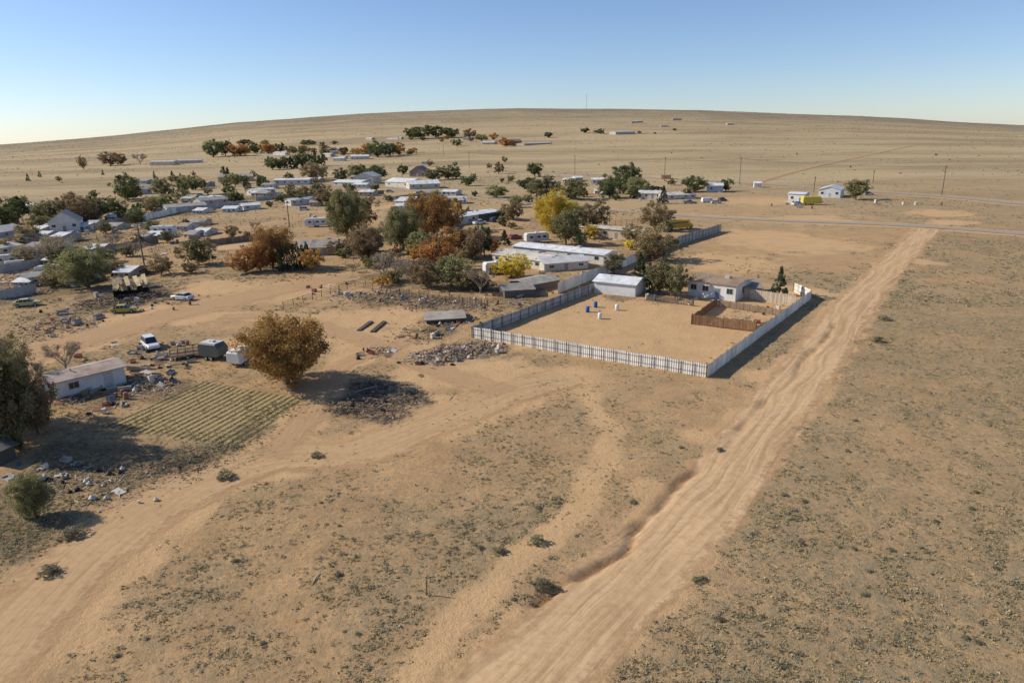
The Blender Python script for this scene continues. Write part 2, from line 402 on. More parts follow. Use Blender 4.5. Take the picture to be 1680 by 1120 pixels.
def shards(C,rad,size,n,tint,flat=.75,up=True):
    k=len(C);D=rng.normal(size=(k,n,3));D/=np.linalg.norm(D,axis=2)[...,None]
    rr=rng.random((k,n,1))**.4
    D=D*rr*rad[:,None,None]
    if up: D[...,2]=np.abs(D[...,2])*flat
    cc=(C[:,None,:]+D).reshape(-1,3)
    sz=np.repeat(size,n)[:,None]*(.5+rng.random((k*n,1)))
    a=rng.normal(size=(k*n,3));a/=np.linalg.norm(a,axis=1)[:,None]
    b=rng.normal(size=(k*n,3));b-=a*(a*b).sum(1)[:,None];b/=np.linalg.norm(b,axis=1)[:,None]
    V=np.stack([cc-a*sz*.6-b*sz*.35,cc+a*sz*.6-b*sz*.35,cc+b*sz*.7],1).reshape(-1,3)
    T=np.repeat(np.clip(np.repeat(tint,n)+rng.normal(0,.12,k*n),0,1),3)
    return V,T
sage=leafmat('sage_scrub',(.22,.205,.125),(.42,.39,.25),.3)
straw=leafmat('dry_grass',(.38,.29,.15),(.58,.45,.25),.35)
def scatter(n,y0,y1):
    y=np.exp(rng.uniform(math.log(y0),math.log(y1),n))
    x=rng.uniform(-1,1,n)*(12+.86*y)
    return x,y
def put_stuff(name,x,y,r,nl,mat,szf,flat=.75):
    C=np.stack([x,y,H0(x,y)-r*.05],-1)
    V,T=shards(C,r,r*szf,nl,rng.random(len(x)),flat)
    me=npmesh(name,V,np.arange(len(V)).reshape(-1,3),mat,T)
    o=bpy.data.objects.new(name,me);COL.objects.link(o);o['kind']='stuff'
    o['label']='low dry desert scrub and grass tufts on sandy soil';o['category']='ground cover'
    return o
x,y=scatter(330000,24,125)
_,_,_,d_=masks(x,y);cl=fbm(x/1.8+40,y/1.8+3,3)
keep=(rng.random(len(x))<np.clip(d_*1.25*np.clip((cl-.28)*2.4,0.10,1)+.012*(d_>.02),0,1))
x,y=x[keep],y[keep]
w=(y/125)**1.0;k2=rng.random(len(x))<np.clip(w*1.5+.1,0,1);x,y=x[k2],y[k2]
h=len(x)//2
put_stuff('desert_scrub',x[:h],y[:h],.06+.26*rng.random(h)**3.0,14,sage,.36,.5)
put_stuff('dry_grass_tufts',x[h:],y[h:],.07+.15*rng.random(len(x)-h)**2,9,straw,.45,.5)
x,y=scatter(140000,115,420)
_,_,_,d_=masks(x,y)
keep=rng.random(len(x))<np.clip(d_*.9,0,1)*np.clip((fbm(x/3,y/3,3)-.30)*3,0,1);x,y=x[keep],y[keep]
h=len(x)*3//5
put_stuff('desert_scrub',x[:h],y[:h],.15+.38*rng.random(h)**2,8,sage,.5,.5)
put_stuff('dry_grass_tufts',x[h:],y[h:],.15+.35*rng.random(len(x)-h)**2,7,straw,.5,.5)
x=rng.uniform(-1,1,60000);y=np.exp(rng.uniform(math.log(400),math.log(4600),60000));x=x*(12+.86*y)
keep=rng.random(len(x))<np.clip((fbm(x/160,y/70,4)-.43)*5,.03,1)*np.clip((y-550)/2000,.1,1);x,y=x[keep],y[keep]
put_stuff('desert_scrub',x,y,.4+.5*rng.random(len(x))**2+y*.0003,5,leafmat('far_scrub',(.15,.135,.085),(.29,.26,.165),.2),.8)
gx=[];gy=[]
gside=Vector((gdir.y,-gdir.x,0));ntot=int(max((GARD[1]-GARD[0]).dot(gside),(GARD[2]-GARD[0]).dot(gside))/.95)
for i in range(ntot+1):
    for j in range(320):
        q=GARD[0]+gside*((i+.75)*.95)+gdir*(j*.11-6)
        if random.random()<.7 and bool(quad_in(np.array([q.x]),np.array([q.y]),GARD)[0]):
            gx.append(q.x+U(-.06,.06));gy.append(q.y+U(-.06,.06))
gx=np.array(gx);gy=np.array(gy)
rowm=leafmat('garden_rows',(.19,.165,.075),(.38,.32,.15),.25)
o=put_stuff('garden_row_plants',gx,gy,.08+.09*rng.random(len(gx)),8,rowm,.5)
o['label']='rows of dry weedy plants in a small furrowed garden plot'
wx=[];wy=[];wr=[]
for (a,b,r,n) in [(440,680,3,220),(490,665,3,160),(400,730,4,300),(350,755,4,300),(60,860,4,300),(40,900,3,160),(100,820,5,340),(520,560,4,80),(250,770,6,400),(150,770,6,400),(150,710,4,160),(640,490,9,260),(1020,350,12,150),(930,400,10,160),(130,660,4,160),(700,540,5,140),(820,520,4,140),(1240,440,10,90),(940,460,6,80),(740,470,8,260),(640,455,10,260),(600,440,9,200),(480,455,6,160),(560,400,10,160),(1080,420,8,160),(300,440,14,260),(130,460,12,260),(200,390,22,340),(80,400,22,340),(40,440,16,260),(300,350,30,360),(430,330,30,320),(560,330,26,240),(1230,505,3,60),(1000,480,5,60),(880,770,3,90),(800,765,4,90),(1000,780,3,80),(900,820,4,110),(520,750,2.5,60),(1440,560,3,80),(950,640,5,120),(800,680,6,140),(1050,690,5,120),(700,330,24,220),(850,330,24,180),(780,300,30,240),(330,610,5,120),(200,580,6,100)]:
    c=P(a,b)
    for _ in range(n): wx.append(random.gauss(c.x,r*.6));wy.append(random.gauss(c.y,r*.6));wr.append(min(1.0,.12+c.y/350)*U(.4,1)**1.5)
wx=np.array(wx);wy=np.array(wy);wr=np.array(wr)
put_stuff('weed_patch',wx,wy,wr*.7,16,leafmat('weeds',(.13,.12,.055),(.35,.295,.145),.3),.38)
# ------------------------------------------------------------ TREES
bark=paint((.20,.15,.11),(.10,.08,.06),.95,.8,3,name='bark')
def crown(kind,nc,nl,ls):
    C=[];
    while len(C)<nc:
        q=np.array([U(-1,1),U(-1,1),U(-1,1)])
        r=np.linalg.norm(q)
        if r>1 or r<.3: continue
        lump=.66+.62*float(vn(q[0]*2.4+30,q[1]*2.4+q[2]*2.2+7))
        if kind=='round':
            q=q*lump;wz=1.0 if q[2]>-.3 else .86
            C.append((q[0]*.46*wz,q[1]*.46*wz,max(.06,.5+q[2]*.44)))
        elif kind=='cone':
            z=U(0,1)**1.2;a=U(0,6.28);rr=(1-z)*.45*math.sqrt(U(.2,1));C.append((math.cos(a)*rr,math.sin(a)*rr,.06+z*.92))
        elif kind=='column':
            z=U(0,1);a=U(0,6.28);rr=.42*math.sin(math.pi*min(.95,.15+z*.85))**.6*math.sqrt(U(.1,1));C.append((math.cos(a)*rr,math.sin(a)*rr,.04+z*.93))
        elif kind=='bush':
            q=q*lump;C.append((q[0]*.48,q[1]*.48,abs(q[2])*.85+.05))
    C=np.array(C)
    rad=rng.uniform(.05,.12,nc)*(.7 if kind in('cone','column') else 1)
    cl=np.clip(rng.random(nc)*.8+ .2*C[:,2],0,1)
    return C,shards(C,rad,np.full(nc,ls),nl,cl,1,up=False)
def branchy(levels):
    mb=MB();ends=[]
    mb.tube([(0,0,-.03),(.005,0,.12),(.01,.01,.25)],[.03,.024,.019],7)
    def rec(p,d,L,r,lv):
        m=p+d*L*.5+Vector((U(-1,1),U(-1,1),U(-.5,.5)))*L*.1;e=p+d*L
        mb.tube([p,m,e],[r,r*.8,r*.5],4 if lv else 5,cap=False)
        ends.append(e)
        if lv<levels:
            for _ in range(3 if lv<2 else 4):
                nd=(d+Vector((U(-1,1),U(-1,1),U(-.25,.8)))*.75).normalized()
                rec(p.lerp(e,U(.45,1)),nd,L*U(.55,.75),r*.55,lv+1)
    for i in range(6):
        a=i*1.05+U(-.3,.3);d=Vector((math.cos(a)*.6,math.sin(a)*.6,U(.6,1.1))).normalized()
        rec(Vector((.005,.005,U(.08,.22))),d,U(.26,.36),.012,0)
    return mb,ends
def trunkmesh(C=None,kind='round'):
    mb=MB()
    if kind in('cone','column'):
        mb.tube([(0,0,-.03),(0,0,.4),(0,0,.9)],[.035,.022,.006],7)
    else:
        mb.tube([(0,0,-.03),(.01,.01,.12),(.0,.02,.28),(.01,0,.5)],[.038,.028,.022,.012],8)
        for i in range(16):
            c=Vector(C[i*len(C)//16]);z=U(.1,.32);s=Vector((.0,.015,z))
            m=s.lerp(c,.5)+Vector((U(-.03,.03),U(-.03,.03),-.03))
            mb.tube([s,m,c],[.015,.009,.003],5,cap=False)
    return mb.mesh('trunk',[bark])
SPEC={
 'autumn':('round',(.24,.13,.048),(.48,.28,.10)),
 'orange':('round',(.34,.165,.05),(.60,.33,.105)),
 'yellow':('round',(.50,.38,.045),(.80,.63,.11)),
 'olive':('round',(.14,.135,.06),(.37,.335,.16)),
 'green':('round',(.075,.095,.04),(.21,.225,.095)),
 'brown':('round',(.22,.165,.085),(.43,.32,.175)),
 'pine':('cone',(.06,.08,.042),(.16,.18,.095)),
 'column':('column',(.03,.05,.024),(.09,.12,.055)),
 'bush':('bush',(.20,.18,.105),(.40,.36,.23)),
}
LM={k:leafmat(k+'_foliage',v[1],v[2],.38) for k,v in SPEC.items()}
PROTO={}
def proto(sp,lod):
    key=(sp,lod)
    if key in PROTO: return random.choice(PROTO[key])
    L=[]
    if sp=='bare':
        for i in range(3):
            mb,ends=branchy(3)
            tr=mb.mesh('trunk',[bare_m])
            C=np.array([tuple(e) for e in ends if e.z>.2]);C=C[rng.permutation(len(C))[:320]]
            V,T=shards(C,np.full(len(C),.04),np.full(len(C),.013),14,rng.random(len(C)),1,False)
            L.append((tr,npmesh('crown',V,np.arange(len(V)).reshape(-1,3),twig_m,T)))
    else:
        kind=SPEC[sp][0]
        for i in range(2 if lod=='near' else 4):
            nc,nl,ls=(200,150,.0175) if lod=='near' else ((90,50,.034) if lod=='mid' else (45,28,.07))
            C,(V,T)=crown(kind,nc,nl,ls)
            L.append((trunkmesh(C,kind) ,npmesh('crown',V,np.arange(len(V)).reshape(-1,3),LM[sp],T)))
    PROTO[key]=L;return random.choice(L)
bare_m=paint((.34,.28,.22),(.22,.18,.15),.95,.6,3,name='grey_bark')
twig_m=leafmat('twigs',(.25,.20,.14),(.45,.37,.26),.2)
LAB={'autumn':'broad tree with rusty brown autumn leaves on dry ground','orange':'orange autumn tree beside the yards','yellow':'bright yellow autumn tree among the houses','olive':'dusty olive green tree beside the houses','green':'dark green leafy tree standing in a yard','brown':'brown half-bare tree beside a yard','pine':'dark conical evergreen tree on sandy ground','column':'narrow dark green cypress in a tight row','bare':'bare grey branched tree with few leaves'}
def sp_name(sp): return {'pine':'evergreen_tree','column':'cypress_tree','bare':'bare_tree'}.get(sp,'broadleaf_tree')
def tree(px,py,hpx,wpx,sp,label=None,group=None,lod=None):
    p=P(px,py);m=mpp(p);h=hpx*m*1.03;w=wpx*m*1.1
    lod=lod or ('near' if hpx>62 else 'mid' if hpx>20 else 'far')
    tr,cr=proto(sp,lod)
    o=top(sp_name(sp),label or LAB[sp],'tree',(p.x,p.y,p.z-.05),U(0,6.28),group or ('evergreen trees' if sp in('pine','column') else 'trees around the settlement'))
    for nme,me in(('trunk',tr),('crown',cr)):
        c=part(nme,me,o);c.scale=(w,w,h)
    return o
T=[(472,630,120,130,'autumn'),(12,735,175,110,'olive'),(-30,700,170,110,'brown'),(62,712,110,64,'brown'),(60,848,80,60,'olive'),(108,605,62,66,'bare'),(5,640,100,80,'brown'),(60,640,70,50,'bare'),
(448,440,70,66,'autumn'),(428,445,44,44,'orange'),(325,434,46,58,'olive'),(265,450,34,38,'brown'),(145,472,70,80,'olive'),(88,438,66,76,'bare'),(403,447,40,48,'orange'),(513,444,38,38,'orange'),
(570,392,82,60,'olive'),(592,378,62,56,'brown'),(604,432,64,56,'brown'),(662,410,74,60,'olive'),(705,392,76,74,'autumn'),(730,380,58,64,'autumn'),(752,422,54,60,'autumn'),(775,425,52,50,'brown'),(795,420,54,30,'green'),(715,442,54,66,'orange'),(690,420,44,50,'olive'),
(632,460,58,54,'bare'),(678,464,50,60,'bare'),(700,472,50,58,'brown'),(740,472,56,70,'olive'),(765,475,42,44,'brown'),(788,480,54,58,'bare'),(838,456,40,62,'yellow'),(908,382,66,66,'yellow'),(928,402,62,56,'olive'),(972,378,48,58,'brown'),(940,372,42,54,'olive'),
(1007,450,38,34,'olive'),(1050,462,48,38,'pine'),(1083,482,60,50,'olive'),(1108,488,58,44,'olive'),(1065,478,46,34,'pine'),(1278,484,46,32,'pine'),(1075,378,48,54,'brown'),(1072,428,58,68,'brown'),(1040,400,32,44,'brown'),(828,402,24,24,'pine'),(843,362,34,34,'brown'),
(1022,318,50,60,'green'),(1045,322,32,44,'olive'),(1000,325,30,44,'green'),(898,326,38,54,'olive'),(942,328,36,50,'olive'),(880,322,26,34,'olive'),(1140,315,26,40,'green'),(1190,314,22,22,'green'),(1403,328,36,42,'olive'),(877,290,24,30,'green'),(818,285,19,20,'brown'),(735,294,22,38,'green'),(710,296,20,30,'olive'),(1088,334,28,20,'pine'),(815,324,22,38,'olive'),(1128,325,18,24,'olive'),
(210,330,46,44,'green'),(267,322,30,38,'olive'),(270,346,30,46,'olive'),(85,370,44,50,'olive'),(130,368,52,68,'brown'),(28,366,46,56,'green'),(160,362,42,48,'green'),(195,358,32,34,'green'),(10,375,40,44,'green'),(110,362,38,46,'brown'),(60,378,28,34,'olive'),
(535,338,34,44,'brown'),(480,335,26,34,'olive'),(620,296,26,34,'green'),(585,292,22,28,'olive'),(515,296,30,44,'brown'),(560,298,22,26,'green'),(555,330,16,24,'olive'),(245,345,16,20,'pine'),(300,318,20,24,'olive'),(380,318,14,16,'green'),
(230,270,24,26,'bare'),(182,272,22,36,'brown'),(137,278,24,14,'brown'),(198,270,18,22,'brown'),
(350,258,28,32,'green'),(370,256,26,28,'green'),(395,256,22,36,'orange'),(420,252,18,22,'green'),(440,252,18,26,'orange'),(460,250,16,20,'green'),(620,258,26,34,'green'),(640,256,22,30,'green'),(600,255,18,24,'orange'),(655,250,16,22,'orange'),
(830,240,14,26,'orange'),(690,228,22,36,'green'),(715,226,20,34,'green'),(740,226,18,34,'green'),(770,226,14,28,'brown'),(675,228,18,24,'green'),(960,218,9,16,'green'),(985,220,9,14,'green'),(790,232,12,18,'olive'),(810,230,12,16,'orange'),(900,226,9,16,'green'),(750,240,12,18,'green')]
for t in T:
    lab=None
    if t[0]==472: lab='large rusty brown autumn tree standing alone on bare dirt'
    tree(*t,label=lab)
for i in range(7): tree(461+i*7.5,447-i*1.0,U(38,48),11,'column',group='row of cypresses')
for i in range(9): tree(448+i*10,278-i*.6+U(-2,2),U(18,27),U(16,26),random.choice(['pine','green','green']),group='dark windbreak trees')
def band(n,x0,x1,y0,y1,h0,h1,sps,ar=1.1,grp='distant trees'):
    for i in range(n):
        h=U(h0,h1);tree(U(x0,x1),U(y0,y1),h,h*ar*U(.8,1.3),random.choice(sps),group=grp)
band(10,20,330,284,300,7,12,['pine','pine','brown'],.8)
band(18,230,440,290,325,10,20,['olive','green','olive'],.9)
band(18,390,560,246,252,7,11,['orange','green','olive','brown'],1.6)
band(10,340,560,236,239,6,9,['green','olive'],1.8)
band(14,480,680,250,256,7,12,['orange','green','olive'],1.4)
band(10,640,900,228,234,5,8,['green','orange','olive','brown'],1.4)
band(5,930,1150,214,220,3,5,['green','brown'],1.6)
band(24,290,520,300,340,10,22,['olive','green','brown','olive'],1.0)
band(3,1250,1640,240,300,3,4,['olive','brown'])
band(10,700,870,265,300,7,13,['olive','green','brown'])
band(30,0,260,325,390,12,28,['brown','green','olive','olive'],1.1,'yard trees')
band(18,600,840,405,476,16,34,['brown','olive','orange','bare'],1.2,'yard trees')
band(14,540,680,380,450,16,30,['brown','olive','bare'],1.2,'yard trees')
band(12,880,1100,360,425,14,28,['brown','olive','yellow'],1.3,'yard trees')
band(22,0,220,385,475,16,34,['olive','bare','brown'],1.2,'yard trees')
band(18,220,430,370,450,10,22,['olive','brown','bare'],1.2,'yard trees')
band(18,860,1180,298,332,8,16,['olive','green','brown'],1.5,'yard trees')
band(24,440,780,285,335,8,18,['olive','green','brown'],1.2,'yard trees')
band(16,680,900,330,380,10,22,['olive','green','brown'],1.2,'yard trees')
for _ in range(110):
    px=U(30,1660);py=U(600,1090)
    p=P(px,py)
    _,_,_,dv=masks(np.array([p.x]),np.array([p.y]))
    if dv[0]<.3 : continue
    s=U(.18,.42)
    tr,cr=proto('bush','mid')
    top('desert_shrub','small grey-green desert shrub on sandy ground','shrub',(p.x,p.y,p.z-.03),U(0,6),'desert shrubs',cr,(s*1.6,s*1.6,s*.8))
for px,py,s in [(893,965,.9),(820,905,.6),(1440,560,1),(1180,740,.5),(880,890,.8),(80,940,.9),(520,750,.7),(370,785,1.0),(1450,525,1.1),(120,880,1.1)]:
    p=P(px,py);tr,cr=proto('bush','mid')
    top('desert_shrub','rounded dry desert shrub casting a shadow','shrub',(p.x,p.y,p.z-.03),U(0,6),'desert shrubs',cr,(s*1.7,s*1.7,s))
# ------------------------------------------------------------ FENCES
def frame(a,b):
    d=b-a;return math.atan2(d.y,d.x),math.hypot(d.x,d.y)
white_sheet=paint((.78,.74,.66),(.56,.50,.42),.6,.6,1.2,name='white_corrugated_metal')
grey_sheet=paint((.46,.45,.43),(.29,.26,.23),.55,.7,1.2,name='grey_corrugated_metal')
rail_m=paint((.13,.10,.08),(.07,.055,.045),.8,.5,2,name='dark_rail')
def corr_fence(a,b,h,label,mat=white_sheet,rails=True,outside=-1,group='corrugated metal fences',zfs=(.3,.8),rr=.022,ps=2.4):
    rz,L=frame(a,b)
    o=top('corrugated_fence',label,'fence',(a.x,a.y,0),rz,group)
    ca,sa=math.cos(rz),math.sin(rz)
    mb=MB();x=0;pw=.92
    while x<L-.05:
        t=U(.35,.62) if random.random()<.85 else U(.15,.8)
        x1=min(x+pw,L);n=6;zt=h+U(-.06,.06)
        z0=gz(a.x+ca*x,a.y+sa*x);off=U(-.015,.015)
        for k in range(n):
            xa=x+(x1-x)*k/n;xb=x+(x1-x)*(k+1)/n
            ya=(.022 if k%2 else -.022)+off;yb=(-.022 if k%2 else .022)+off
            mb.add([(xa,ya,z0-.2),(xb,yb,z0-.2),(xb,yb,z0+zt),(xa,ya,z0+zt)],[(0,1,2,3)],0,t)
        x=x1
    part('fence_panel',mb.mesh('fence_panel',[mat]),o)
    if rails:
        rb=MB();s=outside*.07
        for zf in zfs:
            nseg=max(1,int(L/2.4))
            for i in range(nseg):
                xa=L*i/nseg;xb=L*(i+1)/nseg
                za=gz(a.x+ca*xa,a.y+sa*xa)+h*zf;zb=gz(a.x+ca*xb,a.y+sa*xb)+h*zf
                rb.tube([(xa,s,za),(xb,s,zb)],[rr,rr],4)
        part('fence_rail',rb.mesh('fence_rail',[rail_m]),o)
        pm=MB();pm.box(-.035,-.035,-.3,.035,.035,h+.05);pme=pm.mesh('fence_post',[rail_m])
        n=min(95,int(L/ps))
        for i in range(n+1):
            xx=L*i/max(n,1);z=gz(a.x+ca*xx,a.y+sa*xx)
            part('fence_post',pme,o,(xx,outside*.14,z))
    return o
corr_fence(A_,B_,1.75,'long white corrugated metal fence with dark posts and rails',ps=1.8)
corr_fence(B_,C_,1.75,'white corrugated metal fence running beside the dirt road',outside=1)
corr_fence(A_,D_,1.75,'corrugated fence coloured grey for shade, rails facing the sandy yard',mat=grey_sheet,outside=-1)  # grey sheet paints in the shade on this white fence's inner face
corr_fence(C_,P(1302,478),1.75,'short white corrugated fence return at the yard corner',outside=1)
f1,f2,f3=P(915,482),P(1048,428),P(1182,380)
corr_fence(f1,f2,2.2,'light corrugated fence behind the white shed',rails=False)
corr_fence(f2,P(1112,402),2.2,'grey corrugated fence along the back lots',mat=grey_sheet,rails=False)
corr_fence(P(1112,402),f3,2.4,'pale corrugated fence ending beside sandy ground',mat=grey_sheet,rails=True,outside=-1)
tanf=paint((.42,.34,.26));brnf=paint((.26,.19,.14),(.16,.12,.09))
for a,b,h,m,l in [((155,375),(235,362),2.4,tanf,'tan corrugated fence by a house'),((235,362),(290,350),2.4,white_sheet,'white corrugated fence beside yards'),((0,450),(95,432),2.2,grey_sheet,'grey sheet fence around a junk yard'),((0,492),(60,480),2.0,grey_sheet,'grey sheet fence around a junk yard'),((95,432),(190,412),2,tanf,'tan sheet fence beside a lane'),((290,350),(400,336),2.2,grey_sheet,'grey sheet fence along a back lot'),((20,425),(120,405),2.2,white_sheet,'white sheet fence along a back lot'),((640,330),(720,318),2,tanf,'tan sheet fence near the road'),((770,345),(740,380),2,tanf,'tan sheet fence beside sheds'),((420,330),(520,320),2,grey_sheet,'grey sheet fence along a back lot'),((190,412),(260,398),2,brnf,'brown sheet fence beside a lane'),((330,405),(440,392),1.8,brnf,'brown sheet fence along bare lots'),((60,350),(160,338),2.2,brnf,'brown sheet fence behind houses'),((300,330),(380,322),2,brnf,'brown sheet fence behind houses'),((540,325),(630,318),2,brnf,'brown sheet fence near the road'),((870,365),(945,378),2,brnf,'brown sheet fence beside a mobile home')]:
    corr_fence(P(*a),P(*b),h,l,mat=m,rails=False)
def board_fence(a,b,h,label,c,c2,gap=.03,bw=.14,grp='wooden board fences'):
    rz,L=frame(a,b);ca,sa=math.cos(rz),math.sin(rz)
    o=top('wooden_fence',label,'fence',(a.x,a.y,0),rz,grp);mb=MB();x=0
    while x<L:
        z=gz(a.x+ca*x,a.y+sa*x);hh=h+U(-.1,.08)
        mb.box(x,-.015,z-.1,x+bw,.015,z+hh,0,U(.2,.8));x+=bw+gap*U(.5,1.5)
    part('fence_boards',mb.mesh('fence_boards',[paint(c,c2,.9,.7,2)]),o)
    pm=MB();pm.box(-.06,-.06,-.3,.06,.06,h+.1);pme=pm.mesh('fence_post',[rail_m]);n=int(L/2.5)
    for i in range(n+1):
        xx=L*i/max(1,n);part('fence_post',pme,o,(xx,.09,gz(a.x+ca*xx,a.y+sa*xx)))
rust=((.24,.13,.07),(.13,.07,.04))
board_fence(P(1135,532),P(1240,545),1.7,'rusty brown board fence around a small pen',*rust)
board_fence(P(1135,532),P(1175,502),1.5,'rusty brown board fence around a small pen',*rust)
board_fence(P(1175,502),P(1290,520),1.2,'low brown fence around a planted pen',(.30,.21,.14),(.16,.12,.08))
board_fence(P(1240,545),P(1290,520),1.0,'low brown fence around a planted pen',(.30,.21,.14),(.16,.12,.08))
board_fence(P(1218,489),P(1303,501),1.9,'pale tan wooden fence beside the rust roofed house',(.56,.46,.35),(.40,.32,.24))
board_fence(P(1060,492),P(1137,502),1.2,'dark low fence beside the shed and trees',(.16,.12,.09),(.09,.07,.05),gap=.12)
board_fence(P(640,482),P(720,494),1.2,'gappy brown board fence behind piles of junk',(.26,.19,.13),(.14,.11,.08),gap=.3)
board_fence(P(720,496),P(800,503),1.3,'gappy brown board fence behind piles of junk',(.26,.19,.13),(.14,.11,.08),gap=.25)
def rail_fence(a,b,h,label,sp=2.4,rails=3,c=(.24,.18,.13)):
    rz,L=frame(a,b);ca,sa=math.cos(rz),math.sin(rz)
    o=top('rail_fence',label,'fence',(a.x,a.y,0),rz,'post and rail fences');mb=MB();n=max(1,int(L/sp))
    n=min(n,60)
    pm=MB();pm.tube([(0,0,-.2),(0,0,h)],[.07,.06],5);m=paint(c);pme=pm.mesh('fence_post',[m])
    for i in range(n+1):
        xx=L*i/n;part('fence_post',pme,o,(xx,0,gz(a.x+ca*xx,a.y+sa*xx)))
    for r in range(rails):
        for i in range(n):
            xa=L*i/n;xb=L*(i+1)/n;zf=h*(r+.7)/rails
            mb.tube([(xa,-.07,gz(a.x+ca*xa,a.y+sa*xa)+zf+U(-.05,.05)),(xb,-.07,gz(a.x+ca*xb,a.y+sa*xb)+zf+U(-.05,.05))],[.035 if rails>2 else .015]*2,4)
    part('fence_rail',mb.mesh('fence_rail',[m]),o)
rail_fence(P(465,506),P(583,470),1.4,'dark wooden rail fence beside the dirt lane',c=(.15,.11,.08),rails=4)
rail_fence(P(583,470),P(790,500),1.3,'old wooden rail fence behind piles of junk')
for a,b in [((330,430),(470,395)),((100,400),(420,362)),((420,362),(600,350)),((380,425),(450,445)),((600,470),(760,432)),((540,452),(580,430)),((1000,360),(1085,368)),((880,470),(920,450)),((200,400),(400,440)),((60,440),(200,400)),((620,350),(700,335)),((300,385),(520,372)),((250,415),(330,360)),((430,400),(520,350)),((1180,300),(1680,345)),((1000,283),(1500,305)),((140,330),(360,310)),((160,395),(480,360)),((230,425),(420,385))]:
    rail_fence(P(*a),P(*b),1.3,'thin post and wire fence across bare lots',sp=5,rails=2,c=(.20,.15,.11))
rail_fence(P(1000,372),P(1090,362),1.8,'dark pipe corral fence beside the yards',rails=4,c=(.12,.09,.07))
# ------------------------------------------------------------ BUILDINGS
def house(x1,y1,x2,y2,hpx,D,rise,wc,rc,label,name='house',rc2=None,nw=3,axis='x',door=True,cat='house',over=.35,wc2=None):
    a=P(x1,y1);b=P(x2,y2);rz,L=frame(a,b);h=hpx*mpp(a.lerp(b,.5))
    o=top(name,label,cat,(a.x,a.y,min(a.z,b.z)),rz,'buildings of the settlement')
    wm=paint(wc,wc2,.8,.45,.6,name='wall_paint');rm=paint(rc,rc2,.55,.7,.7,name='roof_metal')
    mb=MB()
    if axis=='x': mb.prism([(0,-.4),(D,-.4),(D,h),(D/2,h+rise),(0,h)],'x',0,L)
    else: mb.prism([(0,-.4),(L,-.4),(L,h),(L/2,h+rise),(0,h)],'y',0,D)
    part('wall',mb.mesh('wall',[wm]),o)
    W_=D if axis=='x' else L;Ln=L if axis=='x' else D
    s=rise/(W_/2);th=.12
    mb=MB()
    e=h-over*s+.03
    n=max(2,int((Ln+2*over)/1.2))
    for i in range(n):
        c0=-over+(Ln+2*over)*i/n;c1=-over+(Ln+2*over)*(i+1)/n
        t=U(.38,.62)
        mb.prism([(-over,e),(W_/2,h+rise+.03),(W_/2,h+rise+.03+th),(-over,e+th)],axis,c0,c1-.004,0,t)
        mb.prism([(W_+over,e),(W_/2+.002,h+rise+.03),(W_/2+.002,h+rise+.03+th),(W_+over,e+th)],axis,c0,c1-.004,0,U(.38,.62))
    r=part('roof',mb.mesh('roof',[rm]),o)
    vb=MB();vb.tube([(0,0,-.3),(0,0,.45)],[.09,.09],8);vb.tube([(0,0,.45),(0,0,.52)],[.16,.05],8)
    if L>7: 
        part('roof_vent',vb.mesh('roof_vent',[grey_sheet]),r,(L*.3,D*.38,h+rise*.8))
        cb=MB();cb.box(-.5,-.5,-.3,.5,.5,.55);cb.box(-.42,-.54,-.1,.42,-.505,.45,1);cb.box(-.3,-.3,.552,.3,.3,.6,1)
        if nw>2: part('roof_cooler',cb.mesh('roof_cooler',[paint((.5,.48,.44)),grey_sheet]),r,(L*.66,D*.55,h+rise*.9))
    wz=h*.45;wh=min(.95,h*.34);ww=min(1.1,L*.1+.35)
    wmesh=MB()
    wmesh.box(-ww/2-.08,-.05,-.08,ww/2+.08,-.003,wh+.08,0)
    wmesh.box(-ww/2,-.075,0,-.03,-.052,wh,1);wmesh.box(.03,-.075,0,ww/2,-.052,wh,1)
    wmm=wmesh.mesh('window',[paint((.62,.6,.56)),GLASS])
    slots=nw+(1 if door else 0)
    ds=slots//2
    for i in range(slots):
        xx=L*(i+.5)/slots
        if door and i==ds:
            db=MB();db.box(-.52,-.06,-.02,.52,-.003,min(2.1,h*.85),0);db.box(-.44,-.09,.02,.44,-.062,min(2.0,h*.8),1);db.box(.3,-.12,.95,.38,-.092,1.05,0)
            db.box(-.8,-1.0,-.2,.8,-.1,-.03,0)
            part('door',db.mesh('door',[paint((.6,.58,.54)),paint(random.choice([(.35,.25,.18),(.5,.5,.48),(.18,.22,.28)]))]),o,(xx,0,.1))
        else: part('window',wmm,o,(xx,0,wz))
    if nw>0:
        part('window',wmm,o,(L,D*.5,wz),(0,0,math.pi/2));part('window',wmm,o,(0,D*.5,wz),(0,0,-math.pi/2))
    return o
G1=(.5,.49,.46);TAN=(.50,.42,.32);LG=(.72,.71,.68)
